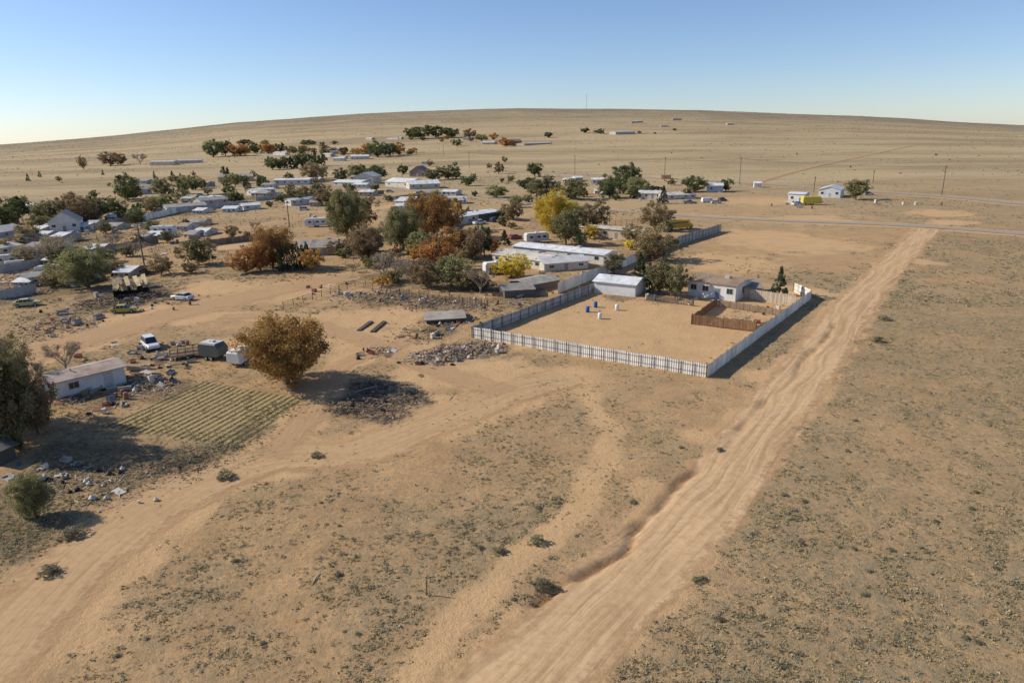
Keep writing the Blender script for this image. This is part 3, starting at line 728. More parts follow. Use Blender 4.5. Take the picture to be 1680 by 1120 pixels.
hs=[
(95,656,208,627,29,4.6,.5,(.68,.67,.65),(.52,.42,.34),'plain white single-wide mobile home with rusty streaked roof','mobile_home',(.30,.14,.07),1,'x'),
(975,480,1042,487,20,6,.8,LG,(.72,.72,.72),'white metal shed with pale roof beside sandy yard','metal_shed',None,0,'x'),
(1128,484,1206,495,26,7,.35,(.68,.66,.62),(.36,.25,.16),'long low white mobile home with rusty brown roof','mobile_home',(.24,.14,.08),3,'x'),
(1206,489,1248,490,17,8,.3,(.42,.37,.31),(.33,.27,.21),'low brown lean-to addition beside the white house','lean_to',None,1,'x'),
(842,418,990,434,15,7,.5,(.64,.62,.57),(.76,.75,.73),'long white mobile home with bright white roof','mobile_home',None,6,'x'),
(808,430,890,443,14,9,.7,(.60,.55,.45),(.62,.56,.47),'cream house with pale roof among trees','house',None,4,'x'),
(893,446,965,440,13,8,.8,(.55,.52,.46),(.62,.61,.58),'pale outbuilding with ribbed light roof','outbuilding',(.45,.42,.38),2,'x'),
(952,388,1054,397,16,6,.4,TAN,(.56,.49,.38),'long tan mobile home with pale roof','mobile_home',None,5,'x'),
(748,370,822,358,12,9,.5,(.6,.55,.48),(.74,.73,.71),'long low building with white metal roof','outbuilding',None,3,'x'),
(788,364,826,358,10,7,.6,(.12,.14,.1),(.05,.13,.09),'open carport with dark green metal roof','carport',None,0,'x'),
(488,420,560,418,13,10,1.4,(.42,.35,.27),(.36,.31,.26),'low tan house with weathered grey roof','house',None,3,'x'),
(632,306,672,308,8,14,2.0,(.62,.58,.48),LG,'pale house with white metal roof','house',None,2,'x'),
(672,311,722,309,8,14,1.8,(.60,.55,.42),LG,'cream house with white roof and porch','house',None,3,'x'),
(546,305,592,306,6,12,1.3,(.6,.57,.5),LG,'white roofed low outbuilding','outbuilding',None,3,'x'),
(582,302,612,302,12,14,2.5,(.6,.56,.46),G1,'cream gabled house with grey roof','house',None,2,'y'),
(450,304,508,303,8,9,.8,(.6,.6,.58),LG,'low white mobile home in an open lot','mobile_home',None,4,'x'),
(478,338,522,334,9,6,.6,(.6,.6,.58),(.6,.6,.6),'white mobile home between small trees','mobile_home',None,3,'x'),
(415,321,452,318,8,7,.7,(.55,.55,.53),LG,'white trailer home on a bare lot','mobile_home',None,3,'x'),
(358,299,415,297,8,9,1.5,(.56,.46,.24),(.42,.38,.33),'yellowish house with grey roof','house',None,4,'x'),
(672,290,698,290,8,12,4,(.32,.24,.22),(.20,.15,.16),'dark gabled house beyond the road','house',None,2,'y'),
(82,382,132,379,18,9,3.2,(.66,.64,.6),(.30,.30,.32),'white gabled house with grey roof','house',None,2,'y'),
(0,420,40,413,12,14,.8,(.45,.42,.36),(.5,.46,.40),'tan metal workshop with pale roof','metal_shed',None,1,'x'),
(0,392,48,384,10,12,1.4,(.35,.36,.38),(.45,.43,.40),'grey metal building beside yards','metal_shed',None,1,'x'),
(246,272,285,271,6,12,1.4,(.58,.52,.42),(.55,.5,.42),'tan outbuilding on open grassland','outbuilding',None,3,'x'),
(292,269,332,267,5,10,1.2,(.56,.52,.45),(.55,.52,.46),'long tan outbuilding on open grassland','outbuilding',None,3,'x'),
(1045,326,1085,327,9,8,1,(.58,.5,.4),(.64,.62,.58),'tan roadside building with pale roof','outbuilding',None,3,'x'),
(1085,328,1142,326,7,8,1,(.6,.56,.48),(.62,.56,.5),'low cream building near the road','outbuilding',None,4,'x'),
(1292,332,1319,333,14,9,.4,(.70,.70,.70),(.74,.74,.74),'white box shaped trailer home by the road','mobile_home',None,1,'x'),
(1342,324,1378,325,13,14,1.4,(.66,.68,.68),(.62,.66,.68),'white house with blue grey roof by the road','house',None,2,'y'),
(1160,316,1186,316,11,9,1,(.35,.42,.48),LG,'small blue building with white roof','outbuilding',None,1,'x'),
(970,303,990,303,8,8,.8,(.64,.64,.64),LG,'small white shed beside trees','metal_shed',None,1,'x'),
(1237,308,1249,308,7,5,.8,(.62,.62,.6),LG,'small white shed on open ground','metal_shed',None,0,'x'),
(828,239,856,238,7,22,3,(.36,.16,.10),(.30,.2,.16),'distant red brick house with autumn trees','house',None,3,'x'),
(1010,221,1042,220,4,22,2,(.5,.45,.38),(.5,.47,.42),'distant tan buildings on the plain','outbuilding',None,2,'x'),
(860,239,905,236,3,20,1,(.45,.4,.34),(.5,.46,.4),'distant low farm sheds','outbuilding',None,3,'x'),
(275,350,340,345,9,8,1,(.42,.42,.4),(.45,.42,.38),'grey low house behind a yard fence','house',None,4,'x'),
(330,338,375,334,8,8,1.2,(.50,.44,.36),(.42,.38,.33),'tan low house among small trees','house',None,3,'x'),
(215,320,250,318,8,9,1.3,(.5,.48,.45),(.32,.3,.3),'grey roofed house beside dark tree','house',None,3,'x'),
(40,400,75,395,8,8,1,(.42,.3,.2),(.40,.37,.33),'brown shed with grey roof','metal_shed',None,1,'x'),
(575,262,605,261,5,14,1.5,(.62,.58,.5),LG,'distant pale house among trees','house',None,3,'x'),
(1085,294,1100,294,6,6,.8,(.5,.3,.15),(.4,.3,.2),'small brown roadside shed','metal_shed',None,0,'x'),
(50,470,98,462,14,6,.4,(.45,.45,.43),(.38,.34,.30),'weathered grey trailer in a junk yard','mobile_home',None,2,'x'),
(400,345,428,343,7,7,.8,(.6,.6,.58),LG,'white shed on bare lot','metal_shed',None,1,'x'),
(828,489,876,486,12,6,.5,(.16,.13,.11),(.34,.30,.26),'collapsed dark wooden shed with loose boards on roof','wrecked_shed',(.14,.12,.1),0,'x'),
(868,480,918,470,12,6,.5,(.17,.14,.12),(.40,.36,.30),'dilapidated shed with grey patched roof','wrecked_shed',(.16,.14,.12),0,'x'),
(700,532,762,528,7,5,.3,(.12,.10,.08),(.42,.36,.29),'low wooden stack roof covered with planks','wrecked_shed',(.2,.16,.13),0,'x'),
(0,765,28,752,26,5,.5,(.10,.09,.08),(.14,.13,.12),'dark weathered shed under the trees','wrecked_shed',None,0,'x'),
]
for hh in hs: house(hh[0],hh[1],hh[2],hh[3],hh[4],hh[5],hh[6],hh[7],hh[8],hh[9],hh[10],hh[11],hh[12],hh[13],door=hh[12]>0,cat='shed' if 'shed' in hh[10] or hh[10] in('outbuilding','lean_to','carport') else 'house')
def hrow(n,x0,x1,y0,y1,wpx,hpx):
    for _ in range(n):
        x=U(x0,x1);y=U(y0,y1);w=wpx*U(.7,1.3);c=random.choice([(.64,.63,.6),TAN,(.45,.4,.36),(.62,.56,.48)])
        house(x,y,x+w,y+U(-.6,.6),hpx*U(.8,1.2),8,.8,c,random.choice([LG,G1,(.36,.32,.28),(.42,.33,.26),LG,LG]),'small pale house standing on dry ground','house',nw=2)
hrow(8,390,660,246,258,16,4);hrow(5,620,900,228,240,16,3);hrow(6,1030,1210,194,210,12,2.5);hrow(3,560,800,226,232,12,3);hrow(14,200,440,300,352,20,6);hrow(12,0,200,345,400,22,7);hrow(3,500,700,258,272,16,4);hrow(8,860,1000,292,330,14,5);hrow(14,0,190,385,480,26,9);hrow(12,430,760,285,345,20,6);hrow(6,200,330,360,400,20,6);hrow(4,640,760,335,365,22,8)
# burnt ruin
a=P(188,492);b=P(245,486);rz,L=frame(a,b);o=top('burnt_building','burnt out building with sagging scorched yellow roof sheets','ruin',a,rz)
mb=MB()
for xx in np.linspace(0,L,6): mb.tube([(xx,0,-.2),(xx+U(-.2,.2),U(-.2,.2),U(2.2,3.4))],[.09,.07],5);mb.tube([(xx,5,-.2),(xx+U(-.3,.3),5,U(1.5,3.2))],[.09,.07],5)
mb.box(0,4.9,0,L,5,2.2);mb.box(0,0,0,.1,4.8,2.6)
part('charred_frame',mb.mesh('charred_frame',[paint((.03,.026,.022))]),o)
mb=MB()
for i in range(14): mb.obox((L*i/14+.4,1.8+U(-.8,.8),3.0+U(-.8,.4)),(L/12+.3,3.8,.05),Euler((U(.1,.5),U(-.3,.3),U(-.3,.3))).to_matrix(),0,U(.4,1))
part('roof_sheets',mb.mesh('roof_sheets',[paint((.66,.50,.27),(.16,.11,.07),.6,.7,.9)]),o)
# ------------------------------------------------------------ VEHICLES
tyre_m=paint((.025,.025,.025));hub_m=paint((.4,.4,.4),None,.4)
def wheelmesh(r=.34,w=.22):
    mb=MB();mb.tube([(0,-w/2,0),(0,-w/2+.04,0),(0,w/2-.04,0),(0,w/2,0)],[r*.9,r,r,r*.9],14,0)
    mb.tube([(0,-w/2-.012,0),(0,w/2+.012,0)],[r*.55,r*.55],10,1)
    return mb.mesh('wheel',[tyre_m,hub_m])
WM=wheelmesh();WB=wheelmesh(.48,.28)
def car(px,py,ang,kind,c,label):
    p=P(px,py);o=top({'pickup':'pickup_truck','van':'van'}.get(kind,'parked_car'),label,{'pickup':'truck','van':'van'}.get(kind,'car'),(p.x,p.y,p.z),math.radians(ang),'parked vehicles')
    m=paint(c,tuple(x*.7 for x in c),.35,.4,1.5,name='car_paint')
    mb=MB()
    if kind=='pickup':
        mb.loft([(-2.6,.5,1.0,.85,.85),(-2.5,.35,1.05,.93,.9),(-.5,.3,1.05,.95,.92),(1.2,.3,1.05,.95,.92),(2.45,.35,.98,.92,.86),(2.65,.45,.85,.8,.75)]);cab=[(-.6,1.05,1.1,.85,.85),(-.45,1.05,1.72,.85,.7),(.7,1.05,1.74,.85,.7),(1.35,1.04,1.08,.85,.8)]
        mb.box(-2.5,-.86,1.04,-.65,-.8,1.2);mb.box(-2.5,.8,1.04,-.65,.86,1.2);mb.box(-2.56,-.86,1.04,-2.5,.86,1.2)
    elif kind=='van':
        mb.loft([(-2.5,.4,1.9,.9,.82),(-2.4,.3,2.05,.97,.85),(1.0,.3,2.05,.97,.85),(1.6,.3,1.5,.96,.85),(2.3,.35,1.1,.92,.85),(2.5,.45,.9,.85,.8)]);cab=[(1.0,1.2,2.0,.93,.84),(1.05,1.2,1.98,.93,.84),(1.62,1.2,1.47,.93,.86),(1.95,1.18,1.24,.9,.86)]
    else:
        t=1.72 if kind=='suv' else 1.42
        mb.loft([(-2.3,.45,.95,.8,.78),(-2.2,.3,1.0,.9,.85),(-1,.25,1.02,.92,.88),(1,.25,1.0,.92,.88),(2.1,.3,.85,.88,.82),(2.3,.42,.72,.75,.7)])
        cab=[(-2.15 if kind=='suv' else -1.75,1.0,1.05,.83,.83),(-1.9 if kind=='suv' else -1.2,1.0,t,.83,.66),(.3,1.0,t,.83,.66),(1.1,.98,1.02,.83,.78)]
    part('body',mb.mesh('body',[m]),o)
    cb=MB();cb.loft(cab,0,ch=.05);part('window_glass',cb.mesh('window_glass',[GLASS]),o)
    rb=MB();rb.box(cab[1][0]+.02,-cab[1][4]-.01,cab[1][2]-.02,cab[2][0]-.02,cab[1][4]+.01,cab[1][2]+.04)
    for s in(-1,1):
        for xx in (cab[1][0]+.05,(cab[1][0]+cab[2][0])/2,cab[2][0]-.05): rb.tube([(xx,s*.865,cab[0][1]),(xx,s*(cab[1][4]+.01),cab[1][2])],[.045,.045],4)
    part('roof',rb.mesh('roof',[m]),o)
    for xx in(-1.45,1.45):
        for s in(-1,1): part('wheel',WM,o,(xx,s*.86,.34))
    hb=MB();hb.box(-.03,-.16,-.07,.03,.16,.07);hm=hb.mesh('headlight',[paint((.7,.7,.65),None,.2)])
    for s in(-1,1): part('headlight',hm,o,(2.28 if kind!='pickup' else 2.58,s*.62,.7))
    return o
for v in [(248,570,310,'suv',(.66,.67,.69),'white suv parked on bare dirt facing the lot'),(300,492,160,'sedan',(.5,.5,.5),'white car with doors ajar on dirt lot'),(46,502,20,'sedan',(.5,.44,.2),'pale yellow old car beside junk'),
 (787,368,40,'pickup',(.7,.7,.7),'white pickup parked beside green carport'),(812,364,50,'suv',(.05,.06,.08),'dark suv under the carport edge'),(770,366,30,'sedan',(.35,.36,.38),'grey car near the long white roofed building'),
 (1160,332,10,'van',(.72,.72,.72),'white van parked near the road'),(1175,334,0,'sedan',(.5,.52,.55),'silver car near the roadside building'),(1185,330,30,'suv',(.1,.1,.12),'dark car beside green tree'),
 (165,368,10,'suv',(.05,.05,.06),'dark car parked by yard fence'),(182,366,20,'sedan',(.4,.4,.42),'grey car parked by yard fence'),(1308,337,20,'pickup',(.62,.62,.6),'white pickup beside yellow truck'),
 (205,512,10,'sedan',(.42,.35,.1),'dull yellow wrecked car among ashes'),(330,322,10,'suv',(.6,.6,.6),'white car on bare town lot'),(395,328,0,'sedan',(.3,.12,.1),'dark red car on bare town lot'),
 (455,320,5,'sedan',(.6,.6,.6),'white car beside trailer home'),(690,318,10,'pickup',(.15,.2,.3),'blue pickup near cream house'),(640,316,0,'suv',(.5,.5,.5),'silver car near white roofed house'),(845,392,40,'sedan',(.4,.1,.08),'red car beside mobile home'),(1130,334,0,'pickup',(.3,.3,.32),'grey pickup near roadside building'),(120,386,0,'sedan',(.62,.62,.62),'white car beside gabled house'),(8,386,0,'van',(.7,.7,.7),'white van beside metal building'),(60,425,20,'sedan',(.3,.3,.32),'grey old car in back lot'),(500,345,0,'suv',(.55,.55,.55),'silver car near camper trailer'),(560,318,0,'sedan',(.2,.2,.22),'dark car near low outbuilding'),(1425,320,0,'sedan',(.6,.6,.6),'white car near roadside tree'),(150,425,10,'pickup',(.25,.28,.3),'grey old pickup beside a sheet fence'),(240,372,0,'sedan',(.55,.55,.52),'pale old car on a back lot'),(30,440,40,'van',(.5,.5,.48),'old pale van in a junk yard')]:
    car(*v)
def trailer(px,py,ang,L,Wd,h,c,rc,label,windows=True,name='camper_trailer',cat='trailer'):
    p=P(px,py);o=top(name,label,cat,(p.x,p.y,p.z),math.radians(ang),'parked trailers')
    mb=MB();mb.loft([(-L/2,.7,h-.25,Wd/2,Wd/2-.05),(-L/2+.25,.5,h,Wd/2,Wd/2-.05),(L/2-.5,.5,h,Wd/2,Wd/2-.05),(L/2,.8,h-.5,Wd/2,Wd/2-.05)],ch=.15)
    part('body',mb.mesh('body',[paint(c,tuple(x*.75 for x in c),.5,.5,.8)]),o)
    rb=MB();rb.box(-L/2+.35,-Wd/2+.2,h-.01,L/2-.6,Wd/2-.2,h+.07);rb.box(-.3,-.3,h+.072,.4,.3,h+.3);part('roof',rb.mesh('roof',[paint(rc)]),o)
    if windows:
        wb=MB();wb.box(-.5,-.02,0,.5,.02,.6);wm=wb.mesh('window',[GLASS])
        for s in(-1,1):
            for xx in(-L*.28,L*.05,L*.3): part('window',wm,o,(xx,s*(Wd/2+.005),h*.52))
        db=MB();db.box(-.35,-.03,0,.35,.03,1.8);part('door',db.mesh('door',[paint((.5,.5,.5))]),o,(-L*.1,-Wd/2-.01,.6))
    for s in(-1,1):
        for xx in(-.5,.4): part('wheel',WM,o,(xx,s*(Wd/2-.05),.34))
    hb=MB();hb.tube([(L/2,-.5,.5),(L/2+1.1,0,.5)],[.05,.05],5);hb.tube([(L/2,.5,.5),(L/2+1.1,0,.5)],[.05,.05],5);part('hitch',hb.mesh('hitch',[rail_m]),o)
trailer(352,588,-20,3.6,2.1,2.5,(.09,.10,.09),(.62,.62,.62),'dark stock trailer with white roof on dirt',False)
trailer(396,597,75,3.4,2.0,2.3,(.68,.68,.68),(.7,.7,.7),'white cargo trailer parked behind the autumn tree',False)
trailer(520,372,10,8,2.5,3,(.68,.68,.66),(.7,.7,.7),'white camper trailer parked on bare lot')
trailer(748,334,-15,8.5,2.5,3.1,(.70,.69,.66),(.72,.72,.72),'white camper trailer beside the road')
trailer(435,318,0,7,2.5,3,(.66,.66,.66),(.7,.7,.7),'white camper trailer near homes')
trailer(815,448,20,6,2.4,2.6,(.66,.66,.66),(.7,.7,.7),'white camper trailer under yellow tree')
trailer(500,335,0,7,2.5,2.9,(.64,.62,.58),(.68,.68,.68),'cream camper trailer beside small trees')
trailer(1330,336,5,8,2.5,3.4,(.62,.50,.08),(.62,.52,.12),'bright yellow box truck trailer by the road',False,'box_trailer')
trailer(880,398,20,7,2.4,2.8,(.62,.62,.6),(.68,.68,.68),'white camper trailer among trees')
trailer(90,455,10,7,2.4,2.8,(.5,.48,.44),(.55,.53,.5),'faded camper trailer in a junk yard')
trailer(20,435,30,8,2.4,2.8,(.58,.56,.5),(.6,.58,.55),'faded camper trailer beside sheet fence')
trailer(270,385,5,8,2.4,2.9,(.6,.6,.58),(.66,.66,.66),'white camper trailer on a back lot')
p=P(312,585);o=top('utility_trailer','rusty open flatbed trailer with pipe side rails','trailer',p,math.radians(25));mb=MB()
mb.box(-2.6,-1.1,.55,2.6,1.1,.67)
for xx in np.linspace(-2.55,2.55,6):
    for s in(-1,1): mb.tube([(xx,s*1.05,.67),(xx,s*1.05,1.5)],[.04,.04],4)
for s in(-1,1):
    for z in(1.1,1.5): mb.tube([(-2.6,s*1.05,z),(2.6,s*1.05,z)],[.04,.04],4)
mb.tube([(2.6,0,.6),(3.8,0,.5)],[.06,.06],5);part('flatbed',mb.mesh('flatbed',[paint((.16,.10,.07))]),o)
for s in(-1,1): part('wheel',WM,o,(-.3,s*1.22,.34))
def bus(px,py,ang):
    p=P(px,py);o=top('school_bus','yellow school bus parked behind a sheet fence','bus',p,math.radians(ang))
    mb=MB();mb.loft([(-5.2,.6,2.7,1.2,1.05),(-5,.5,3.0,1.22,1.05),(3.6,.5,3.0,1.22,1.05),(3.8,.5,2.7,1.22,1.05),(3.85,.5,1.7,1.15,1.0),(5.1,.5,1.5,1.05,.95),(5.3,.6,1.3,.95,.9)],ch=.25)
    part('body',mb.mesh('body',[paint((.72,.42,.03),(.55,.3,.03),.45,.3,1)]),o)
    wb=MB();wb.box(-.34,-.02,0,.34,.02,.62);wm=wb.mesh('window',[GLASS])
    for i in range(9):
        for s in(-1,1): part('window',wm,o,(-4.6+i*.9,s*1.2,1.85),(s*.07,0,0))
    wb=MB();wb.box(-.02,-.9,0,.02,.9,.8);part('windscreen',wb.mesh('windscreen',[GLASS]),o,(3.86,0,1.78))
    sb=MB();sb.box(-5,-1.25,1.35,3.6,-1.225,1.43);sb.box(-5,1.225,1.35,3.6,1.25,1.43);part('side_stripe',sb.mesh('side_stripe',[paint((.02,.02,.02))]),o)
    for xx in(-3,4.2):
        for s in(-1,1): part('wheel',WB,o,(xx,s*1.08,.48))
bus(1112,376,20)
# ------------------------------------------------------------ BARRELS / JUNK / POLES
def barrelmesh(m):
    mb=MB();zz=[0,.03,.28,.3,.32,.56,.58,.6,.86,.89];rr=[.27,.29,.28,.3,.28,.28,.3,.28,.29,.27]
    mb.tube([(0,0,z) for z in zz],rr,16);mb.tube([(.12,0,.88),(.12,0,.92)],[.04,.04],8);return mb.mesh('barrel',[m],True)
bb=barrelmesh(paint((.03,.12,.42),None,.4,.3));bw=barrelmesh(paint((.75,.74,.7),None,.5,.3))
for px,py,me,l in [(964,512,bb,'blue plastic barrel standing in sandy yard'),(977,504,bb,'blue plastic barrel standing in sandy yard'),(1012,509,bw,'white plastic barrel standing in sandy yard'),(984,523,bw,'white plastic barrel standing in sandy yard'),(1075,492,bb,'blue barrel beside dark fence'),(1062,490,bw,'white barrel beside dark fence')]:
    top('barrel',l,'barrel',P(px,py),0,'barrels',me,(1.2,1.2,1.15))
J=[]
wood=paint((.44,.33,.22),(.24,.17,.11),.9,.7,2);grey=paint((.38,.34,.29),(.24,.20,.17),.9);wht=paint((.62,.57,.50),(.40,.35,.29),.9);dk=paint((.08,.065,.052));blu=paint((.13,.17,.24));red=paint((.30,.09,.06));rsm=paint((.26,.14,.08),(.12,.07,.05))
mb=MB();mb.prism([(-.1,0),(.1,0),(.1,.05),(-.1,.05)],'x',-1.5,1.5);mb.obox((0.2,.12,.09),(2.6,.16,.04),Euler((0,.01,.1)).to_matrix(),0,.7);J.append(('wooden_plank','weathered plank lying on the dirt','plank',mb.mesh('wooden_plank',[wood])))
mb=MB()
for i in range(6): mb.box(-.6,-.5+i*.19,.12,.6,-.38+i*.19,.14,0,U(.3,.7))
for yy in(-.45,0,.4): mb.box(-.6,yy,0,.6,yy+.08,.115,0,.4)
J.append(('pallet','wooden pallet lying among junk','pallet',mb.mesh('pallet',[wood])))
def torus(R0,r,m):
    mb=MB();n=16;k=8;vs=[];fs=[]
    for i in range(n):
        for j in range(k):
            a=6.2832*i/n;b=6.2832*j/k;vs.append(((R0+r*math.cos(b))*math.cos(a),(R0+r*math.cos(b))*math.sin(a),r+r*math.sin(b)))
            fs.append((i*k+j,((i+1)%n)*k+j,((i+1)%n)*k+(j+1)%k,i*k+(j+1)%k))
    mb.add(vs,fs);return mb.mesh('scrap_tyre',[m],True)
J.append(('scrap_tyre','worn black tyre lying flat on dirt','tyre',torus(.25,.1,tyre_m)))
def sheet(m):
    mb=MB()
    for k in range(10):
        xa=-1+k*.2;mb.add([(xa,-.5,.05+.05*(k%2)+.02*k*.5),(xa+.2,-.5,.05+.05*((k+1)%2)+.02*(k+1)*.5),(xa+.2,.5,.05+.05*((k+1)%2)),(xa,.5,.05+.05*(k%2))],[(0,1,2,3)])
    return mb.mesh('metal_sheet',[m])
J.append(('metal_sheet','bent pale corrugated sheet on the dirt','metal sheet',sheet(wht)));J.append(('metal_sheet','rusty corrugated sheet on the dirt','metal sheet',sheet(rsm)))
def appliance(m):
    mb=MB();mb.box(-.35,-.33,0,.35,.3,1.0,0);mb.box(-.33,-.38,.08,.33,-.335,.94,1);mb.box(-.3,-.42,.8,.3,-.385,.84,2);mb.box(-.35,.2,1.0,.35,.3,1.14,0);return mb.mesh('old_appliance',[m,wht,dk])
J.append(('old_appliance','discarded pale washing machine among junk','appliance',appliance(wht)))
def crate(m):
    mb=MB()
    for z in(.0,.2,.4):
        for s in(-1,1): mb.box(-.45,s*.35-.015,z,.45,s*.35+.015,z+.13,0,U(.3,.7));mb.box(s*.45-.015,-.33,z,s*.45+.015,.33,z+.13,0,U(.3,.7))
    mb.box(-.43,-.33,.02,.43,.33,.05);return mb.mesh('crate',[m])
for m,l in((blu,'faded blue plastic crate among junk'),(wood,'slatted wooden crate among junk'),(red,'faded red plastic crate among junk')): J.append(('crate',l,'crate',crate(m)))
def bag(m):
    mb=MB();rr=[.05,.3,.42,.38,.2,.07,.14];zz=[0,.03,.18,.35,.48,.55,.66]
    mb.tube([(U(-.04,.04),U(-.04,.04),z) for z in zz],rr,10);return mb.mesh('rubbish_bag',[m],True)
J.append(('rubbish_bag','pale rubbish bag tied at the top','bag',bag(wht)));J.append(('rubbish_bag','black rubbish bag tied at the top','bag',bag(dk)))
mb=MB();mb.tube([(0,0,0),(0,0,.02),(0,0,.4)],[.13,.15,.18],12);mb.tube([(.18,0,.38),(.12,0,.56),(-.12,0,.56),(-.18,0,.38)],[.01]*4,4);J.append(('bucket','pale plastic bucket with wire handle','bucket',mb.mesh('bucket',[wht])))
mb=MB();mb.obox((0,0,.25),(1.9,.9,.28),Matrix.Identity(3));mb.obox((0,.42,.6),(1.9,.22,.55),Euler((-.15,0,0)).to_matrix());mb.box(-1.0,-.4,.1,-.82,.5,.62);mb.box(.82,-.4,.1,1.0,.5,.62);J.append(('old_sofa','discarded grey sofa among junk','sofa',mb.mesh('old_sofa',[grey])))
J.append(('metal_drum','rusty metal drum among junk','drum',barrelmesh(rsm)))
WK=[0,0,1,2,3,4,4,7,7,10,13,12,5,6,8,9,11]
def junk(cx,cy,r,n,kinds=None,elong=1,sc=1):
    c=P(cx,cy)
    for _ in range(n):
        nm,l,ct,me=J[random.choice(WK if kinds is None else kinds)]
        x=random.gauss(c.x,r*elong*.5);y=random.gauss(c.y,r*.5);s=U(.5,1.0)*sc
        o=top(nm,l,ct,(x,y,gz(x,y)+.01),U(0,6.28),'scattered junk',me,(s,s,s))
        if random.random()<.35: o.rotation_euler=(U(-.3,.3),U(-.3,.3),U(0,6.28))
for z in [(770,575,5,26),(720,595,5,18),(690,545,5,14),(820,570,3,10),(620,655,4,8,[0,2,4,13]),(620,580,3,12),(610,485,6,24,None,2),(690,492,6,24,None,2),(215,492,7,18),(235,630,4,30),(190,660,3,18),(110,535,8,20),(150,790,4,16,[0,11,9,10],1,.7),(80,770,4,12,None,1,.8),(215,815,3,5,[0,11,9],1,.6),(50,455,14,30,None,1.5,1.5),(300,570,5,12),(280,600,4,18),(830,505,5,10),(120,640,3,16),(230,590,4,14),(750,530,4,16),(1240,510,5,8),(1100,495,4,5),(270,500,8,12),(840,480,6,10),(900,470,5,6),(160,580,6,10),(540,470,4,8),(60,520,10,12)]: junk(*z)
for px,py,n in [(320,330,18),(520,360,10),(640,330,10),(850,300,16),(1100,330,12),(1300,335,10),(1480,335,6),(150,380,24),(70,390,20),(230,350,16),(440,320,12),(260,400,8),(120,420,16),(900,440,8)]: junk(px,py,16,n,[5,6,7,13,3,12],1,1.6)
def heap(px,py,r,h,n,mats,label,sc=1):
    c=P(px,py);mb=MB();sd=U(0,50)
    for _ in range(n):
        a=U(0,6.28);rl=r*(.55+.9*float(vn(math.cos(a)*1.5+sd,math.sin(a)*1.5+sd)));d=rl*U(0,1)**.6;z=h*max(0,1-d/rl)*U(0,1)
        x=math.cos(a)*d;y=math.sin(a)*d
        s=(U(.08,.7)*sc,U(.05,.25)*sc,U(.02,.10)*sc) if random.random()<.75 else (U(.7,1.8)*sc,U(.04,.09),U(.03,.06))
        mb.obox((x,y,gz(c.x+x,c.y+y)-c.z+z+.03),s,Euler((U(-.4,.4),U(-.4,.4),U(0,6.28))).to_matrix(),random.randrange(len(mats)),U(.1,.9))
    o=top('debris_pile',label,'debris',c,0,'debris piles',mb.mesh('debris_pile',mats));o['kind']='stuff'
dirtm=paint((.40,.275,.155));ash=paint((.15,.125,.105),(.065,.055,.047));char=paint((.05,.042,.036))
heap(745,580,5.2,.9,760,[wood,grey,wht,dk,rsm,dirtm,wood],'heap of broken boards and rubble by the fence',.8)
heap(795,572,3.8,.7,460,[wood,grey,wood,dk,dirtm],'heap of broken boards and rubble by the fence',.8)
heap(705,588,3.4,.5,300,[wood,grey,wht,dk,dirtm],'low heap of broken boards',.8)
heap(680,555,3.4,.3,120,[wood,rsm,dk,dirtm],'low heap of broken boards',.8)
heap(612,658,4.8,.22,440,[char,ash,ash,grey,dirtm],'flat charred scatter of burnt rubble and ash',.5)
heap(665,648,3.8,.18,240,[char,ash,grey,dirtm],'flat charred scatter of burnt rubble and ash',.5)
heap(575,668,3.2,.25,200,[char,ash,dk,ash,dirtm],'flat charred scatter of burnt rubble and ash',.5)
heap(615,628,2.8,.15,140,[char,ash,grey,dirtm],'flat charred scatter of burnt rubble and ash',.45)
heap(645,685,2.4,.1,80,[char,ash,grey,dirtm],'flat charred scatter of burnt rubble and ash',.45)
heap(215,492,8,.8,600,[char,dk,rsm,grey,ash,wood],'charred rubble around the burnt building')
heap(165,497,5,.6,200,[char,dk,rsm,grey],'charred rubble around the burnt building')
heap(620,578,2.8,.4,140,[wood,dk,dirtm,grey],'low heap of branches and boards',.8)
heap(735,525,4.2,1.0,320,[wood,wood,grey,dk],'stacked weathered lumber and boards')
heap(860,478,5,1.3,300,[wood,grey,dk,dk],'collapsed shed timber')
heap(240,632,4.2,.35,400,[wht,grey,dk,rsm,wood,dirtm],'household rubbish strewn beside the mobile home',.7)
heap(120,655,2.5,.4,220,[wht,grey,dk,rsm,red,wood],'household rubbish strewn beside the mobile home',.7)
heap(100,535,8,.5,420,[grey,dk,wood,rsm],'scrap heap on the dirt lot')
heap(50,455,13,1.2,640,[grey,dk,wood,wht,rsm],'scrap yard rubble',1.3)
heap(20,475,12,1.2,420,[grey,dk,wood,wht,rsm],'scrap yard rubble',1.3)
heap(640,487,6,.6,340,[grey,dk,wood,dirtm,rsm],'junk strewn along the rail fence')
heap(580,485,4,.5,220,[grey,dk,wood,wht],'junk strewn along the rail fence')
heap(700,497,6,.6,300,[grey,dk,wood,rsm],'junk strewn along the rail fence')
heap(780,504,4,.6,200,[grey,dk,wood,dirtm],'junk strewn along the rail fence')
heap(190,798,5,.12,260,[wht,grey,wood,dk,dk],'small litter scattered under olive trees',.45)
heap(110,780,4,.15,220,[dk,grey,wood,dk],'small litter scattered under olive trees',.55)
heap(310,765,4,.15,260,[dk,dirtm,ash],'dark ash and litter on the dirt',.5)
heap(890,630,1.2,.08,30,[grey,dirtm],'small broken concrete patch',.5)
heap(1215,525,5,.3,110,[wood,grey,dirtm],'clutter inside the small pen')
heap(1490,335,12,1.2,120,[grey,wood,dk],'roadside dirt and scrap mound')
heap(810,293,20,1.4,340,[grey,wood,wht,dk],'salvage yard clutter',1.4)
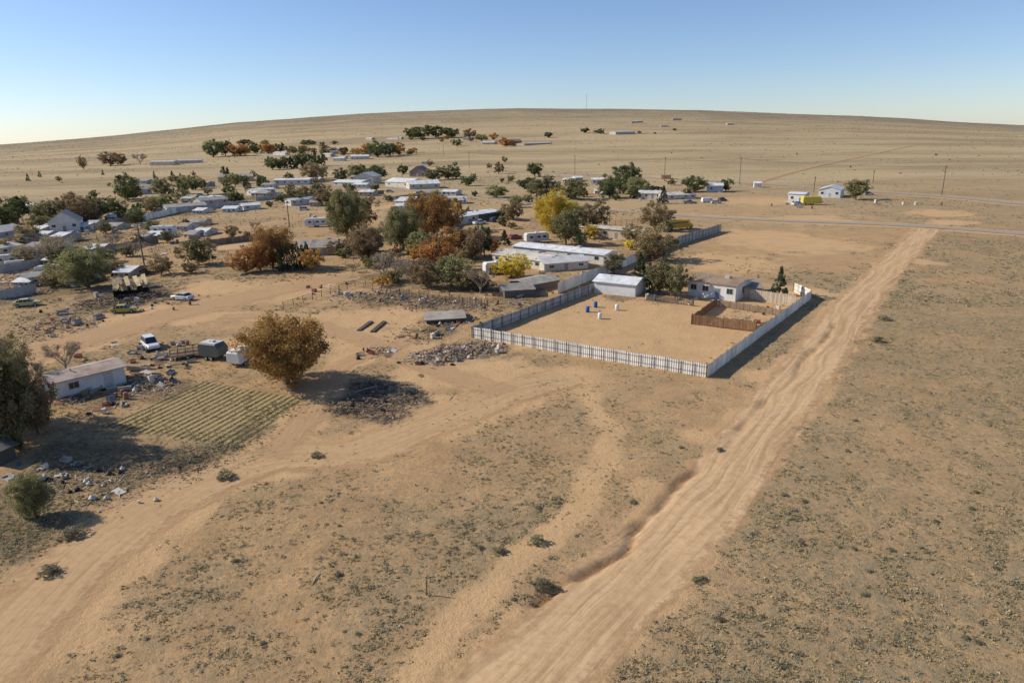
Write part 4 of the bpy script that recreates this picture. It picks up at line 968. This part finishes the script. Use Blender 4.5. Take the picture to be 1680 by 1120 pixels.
for a,b in [((592,543),(612,528)),((614,545),(634,528))]:
    p,q=P(*a),P(*b);rz,L=frame(p,q);mb=MB()
    for i in range(3): mb.box(0,i*.24,0,L,i*.24+.2,.22+U(0,.05),0,U(.3,.7))
    top('timber_stack','dark timber beams stacked beside bare ground','timber',p,rz,'timber stacks',mb.mesh('timber_stack',[rail_m]))
for px,py in [(565,546),(740,653),(518,950)]:
    nm,l,ct,me=J[0];top(nm,'single pale plank lying on open sand','plank',P(px,py)+Vector((0,0,.02)),U(0,3),'scattered junk',me,(.45,.5,.5))
for px,py,i in [(195,808,3),(152,820,9),(228,826,11)]:
    nm,l,ct,me=J[i];top(nm,'pale discarded object lying on weedy ground',ct,P(px,py)+Vector((0,0,.02)),U(0,3),'scattered junk',me,(.7,.7,.7))
mb=MB();mb.tube([(0,0,-.1),(.03,0,.6),(.05,0,1.25)],[.05,.045,.035],6);mb.obox((.05,0,1.0),(.16,.04,.05),Matrix.Identity(3));top('wooden_stake','short dark wooden stake standing in open scrub','post',P(700,977),0,None,mb.mesh('wooden_stake',[rail_m]))
pole_m=paint((.14,.10,.075))
def pole(px,py,hpx):
    p=P(px,py);h=hpx*mpp(p);o=top('utility_pole','wooden utility pole with crossarm','utility pole',p,U(-.2,.2)+.6,'utility poles')
    mb=MB();mb.tube([(0,0,-.3),(0,0,h)],[.19,.13],7);part('pole',mb.mesh('pole',[pole_m]),o)
    mb=MB();mb.box(-1.2,-.06,h-.8,1.2,.06,h-.65)
    for xx in(-1.1,-.5,.5,1.1): mb.tube([(xx,0,h-.65),(xx,0,h-.45)],[.05,.03],5)
    part('crossarm',mb.mesh('crossarm',[pole_m]),o);return p+Vector((0,0,h-.5))
PL=[pole(*a) for a in [(1545,320,47),(1213,302,42),(943,288,32),(770,276,26),(1090,297,38)]]
for a in [(238,442,70),(475,372,42),(536,292,30),(500,255,15),(728,255,20),(1432,300,20),(1090,352,40),(1335,316,26),(660,292,24),(880,344,36)]: pole(*a)
PL.sort(key=lambda q:q.x);mb=MB()
for a,b in zip(PL[:-1],PL[1:]):
    for dx in(-1,1):
        pts=[a.lerp(b,t/8)+Vector((dx,0,-1.5*4*(t/8)*(1-t/8))) for t in range(9)]
        mb.tube(pts,[.025]*9,4)
top('power_line','thin sagging power wires between utility poles','power line',(0,0,0),0,None,mb.mesh('power_line',[dk]))
p=P(962,184);p.z=float(H0(p.x,p.y));o=top('radio_mast','tall thin radio mast on the far ridge','mast',p);h=28*mpp(p);mb=MB()
for i in range(3):
    a=i*2.094;mb.tube([(math.cos(a)*1.6,math.sin(a)*1.6,-2),(math.cos(a)*.9,math.sin(a)*.9,h)],[.25,.15],4)
for k in range(18):
    for i in range(3):
        a=i*2.094;b=a+2.094;mb.tube([(math.cos(a)*1.4,math.sin(a)*1.4,h*k/18),(math.cos(b)*1.3,math.sin(b)*1.3,h*(k+1)/18)],[.1,.1],3)
part('lattice',mb.mesh('lattice',[paint((.35,.3,.3))]),o)
# ------------------------------------------------------------ LIGHT
el=math.radians(33);az=math.radians(10)
sd=Vector((-math.cos(el)*math.cos(az),math.cos(el)*math.sin(az),math.sin(el)))
sl=bpy.data.lights.new('sun','SUN');sl.energy=5.0;sl.angle=math.radians(.5);sl.color=(1,.93,.79)
so=bpy.data.objects.new('sun',sl);COL.objects.link(so);so.rotation_euler=sd.to_track_quat('Z','Y').to_euler();so.location=(0,0,100)
w=bpy.data.worlds.new('World');scene.world=w;w.use_nodes=True;nt=w.node_tree
bg=nt.nodes['Background'];sk=nt.nodes.new('ShaderNodeTexSky');sk.sky_type='NISHITA';sk.sun_disc=False
sk.sun_elevation=el;sk.sun_rotation=math.atan2(sd.x,sd.y);sk.altitude=1200;sk.air_density=1.05;sk.dust_density=.6;sk.ozone_density=3.0
cm=mx(nt,1.0,sk.outputs[0],(.95,.97,1.09),'MULTIPLY')
nt.links.new(cm,bg.inputs[0]);bg.inputs[1].default_value=.122
scene.view_settings.view_transform='Standard';scene.view_settings.look='None';scene.view_settings.exposure=0
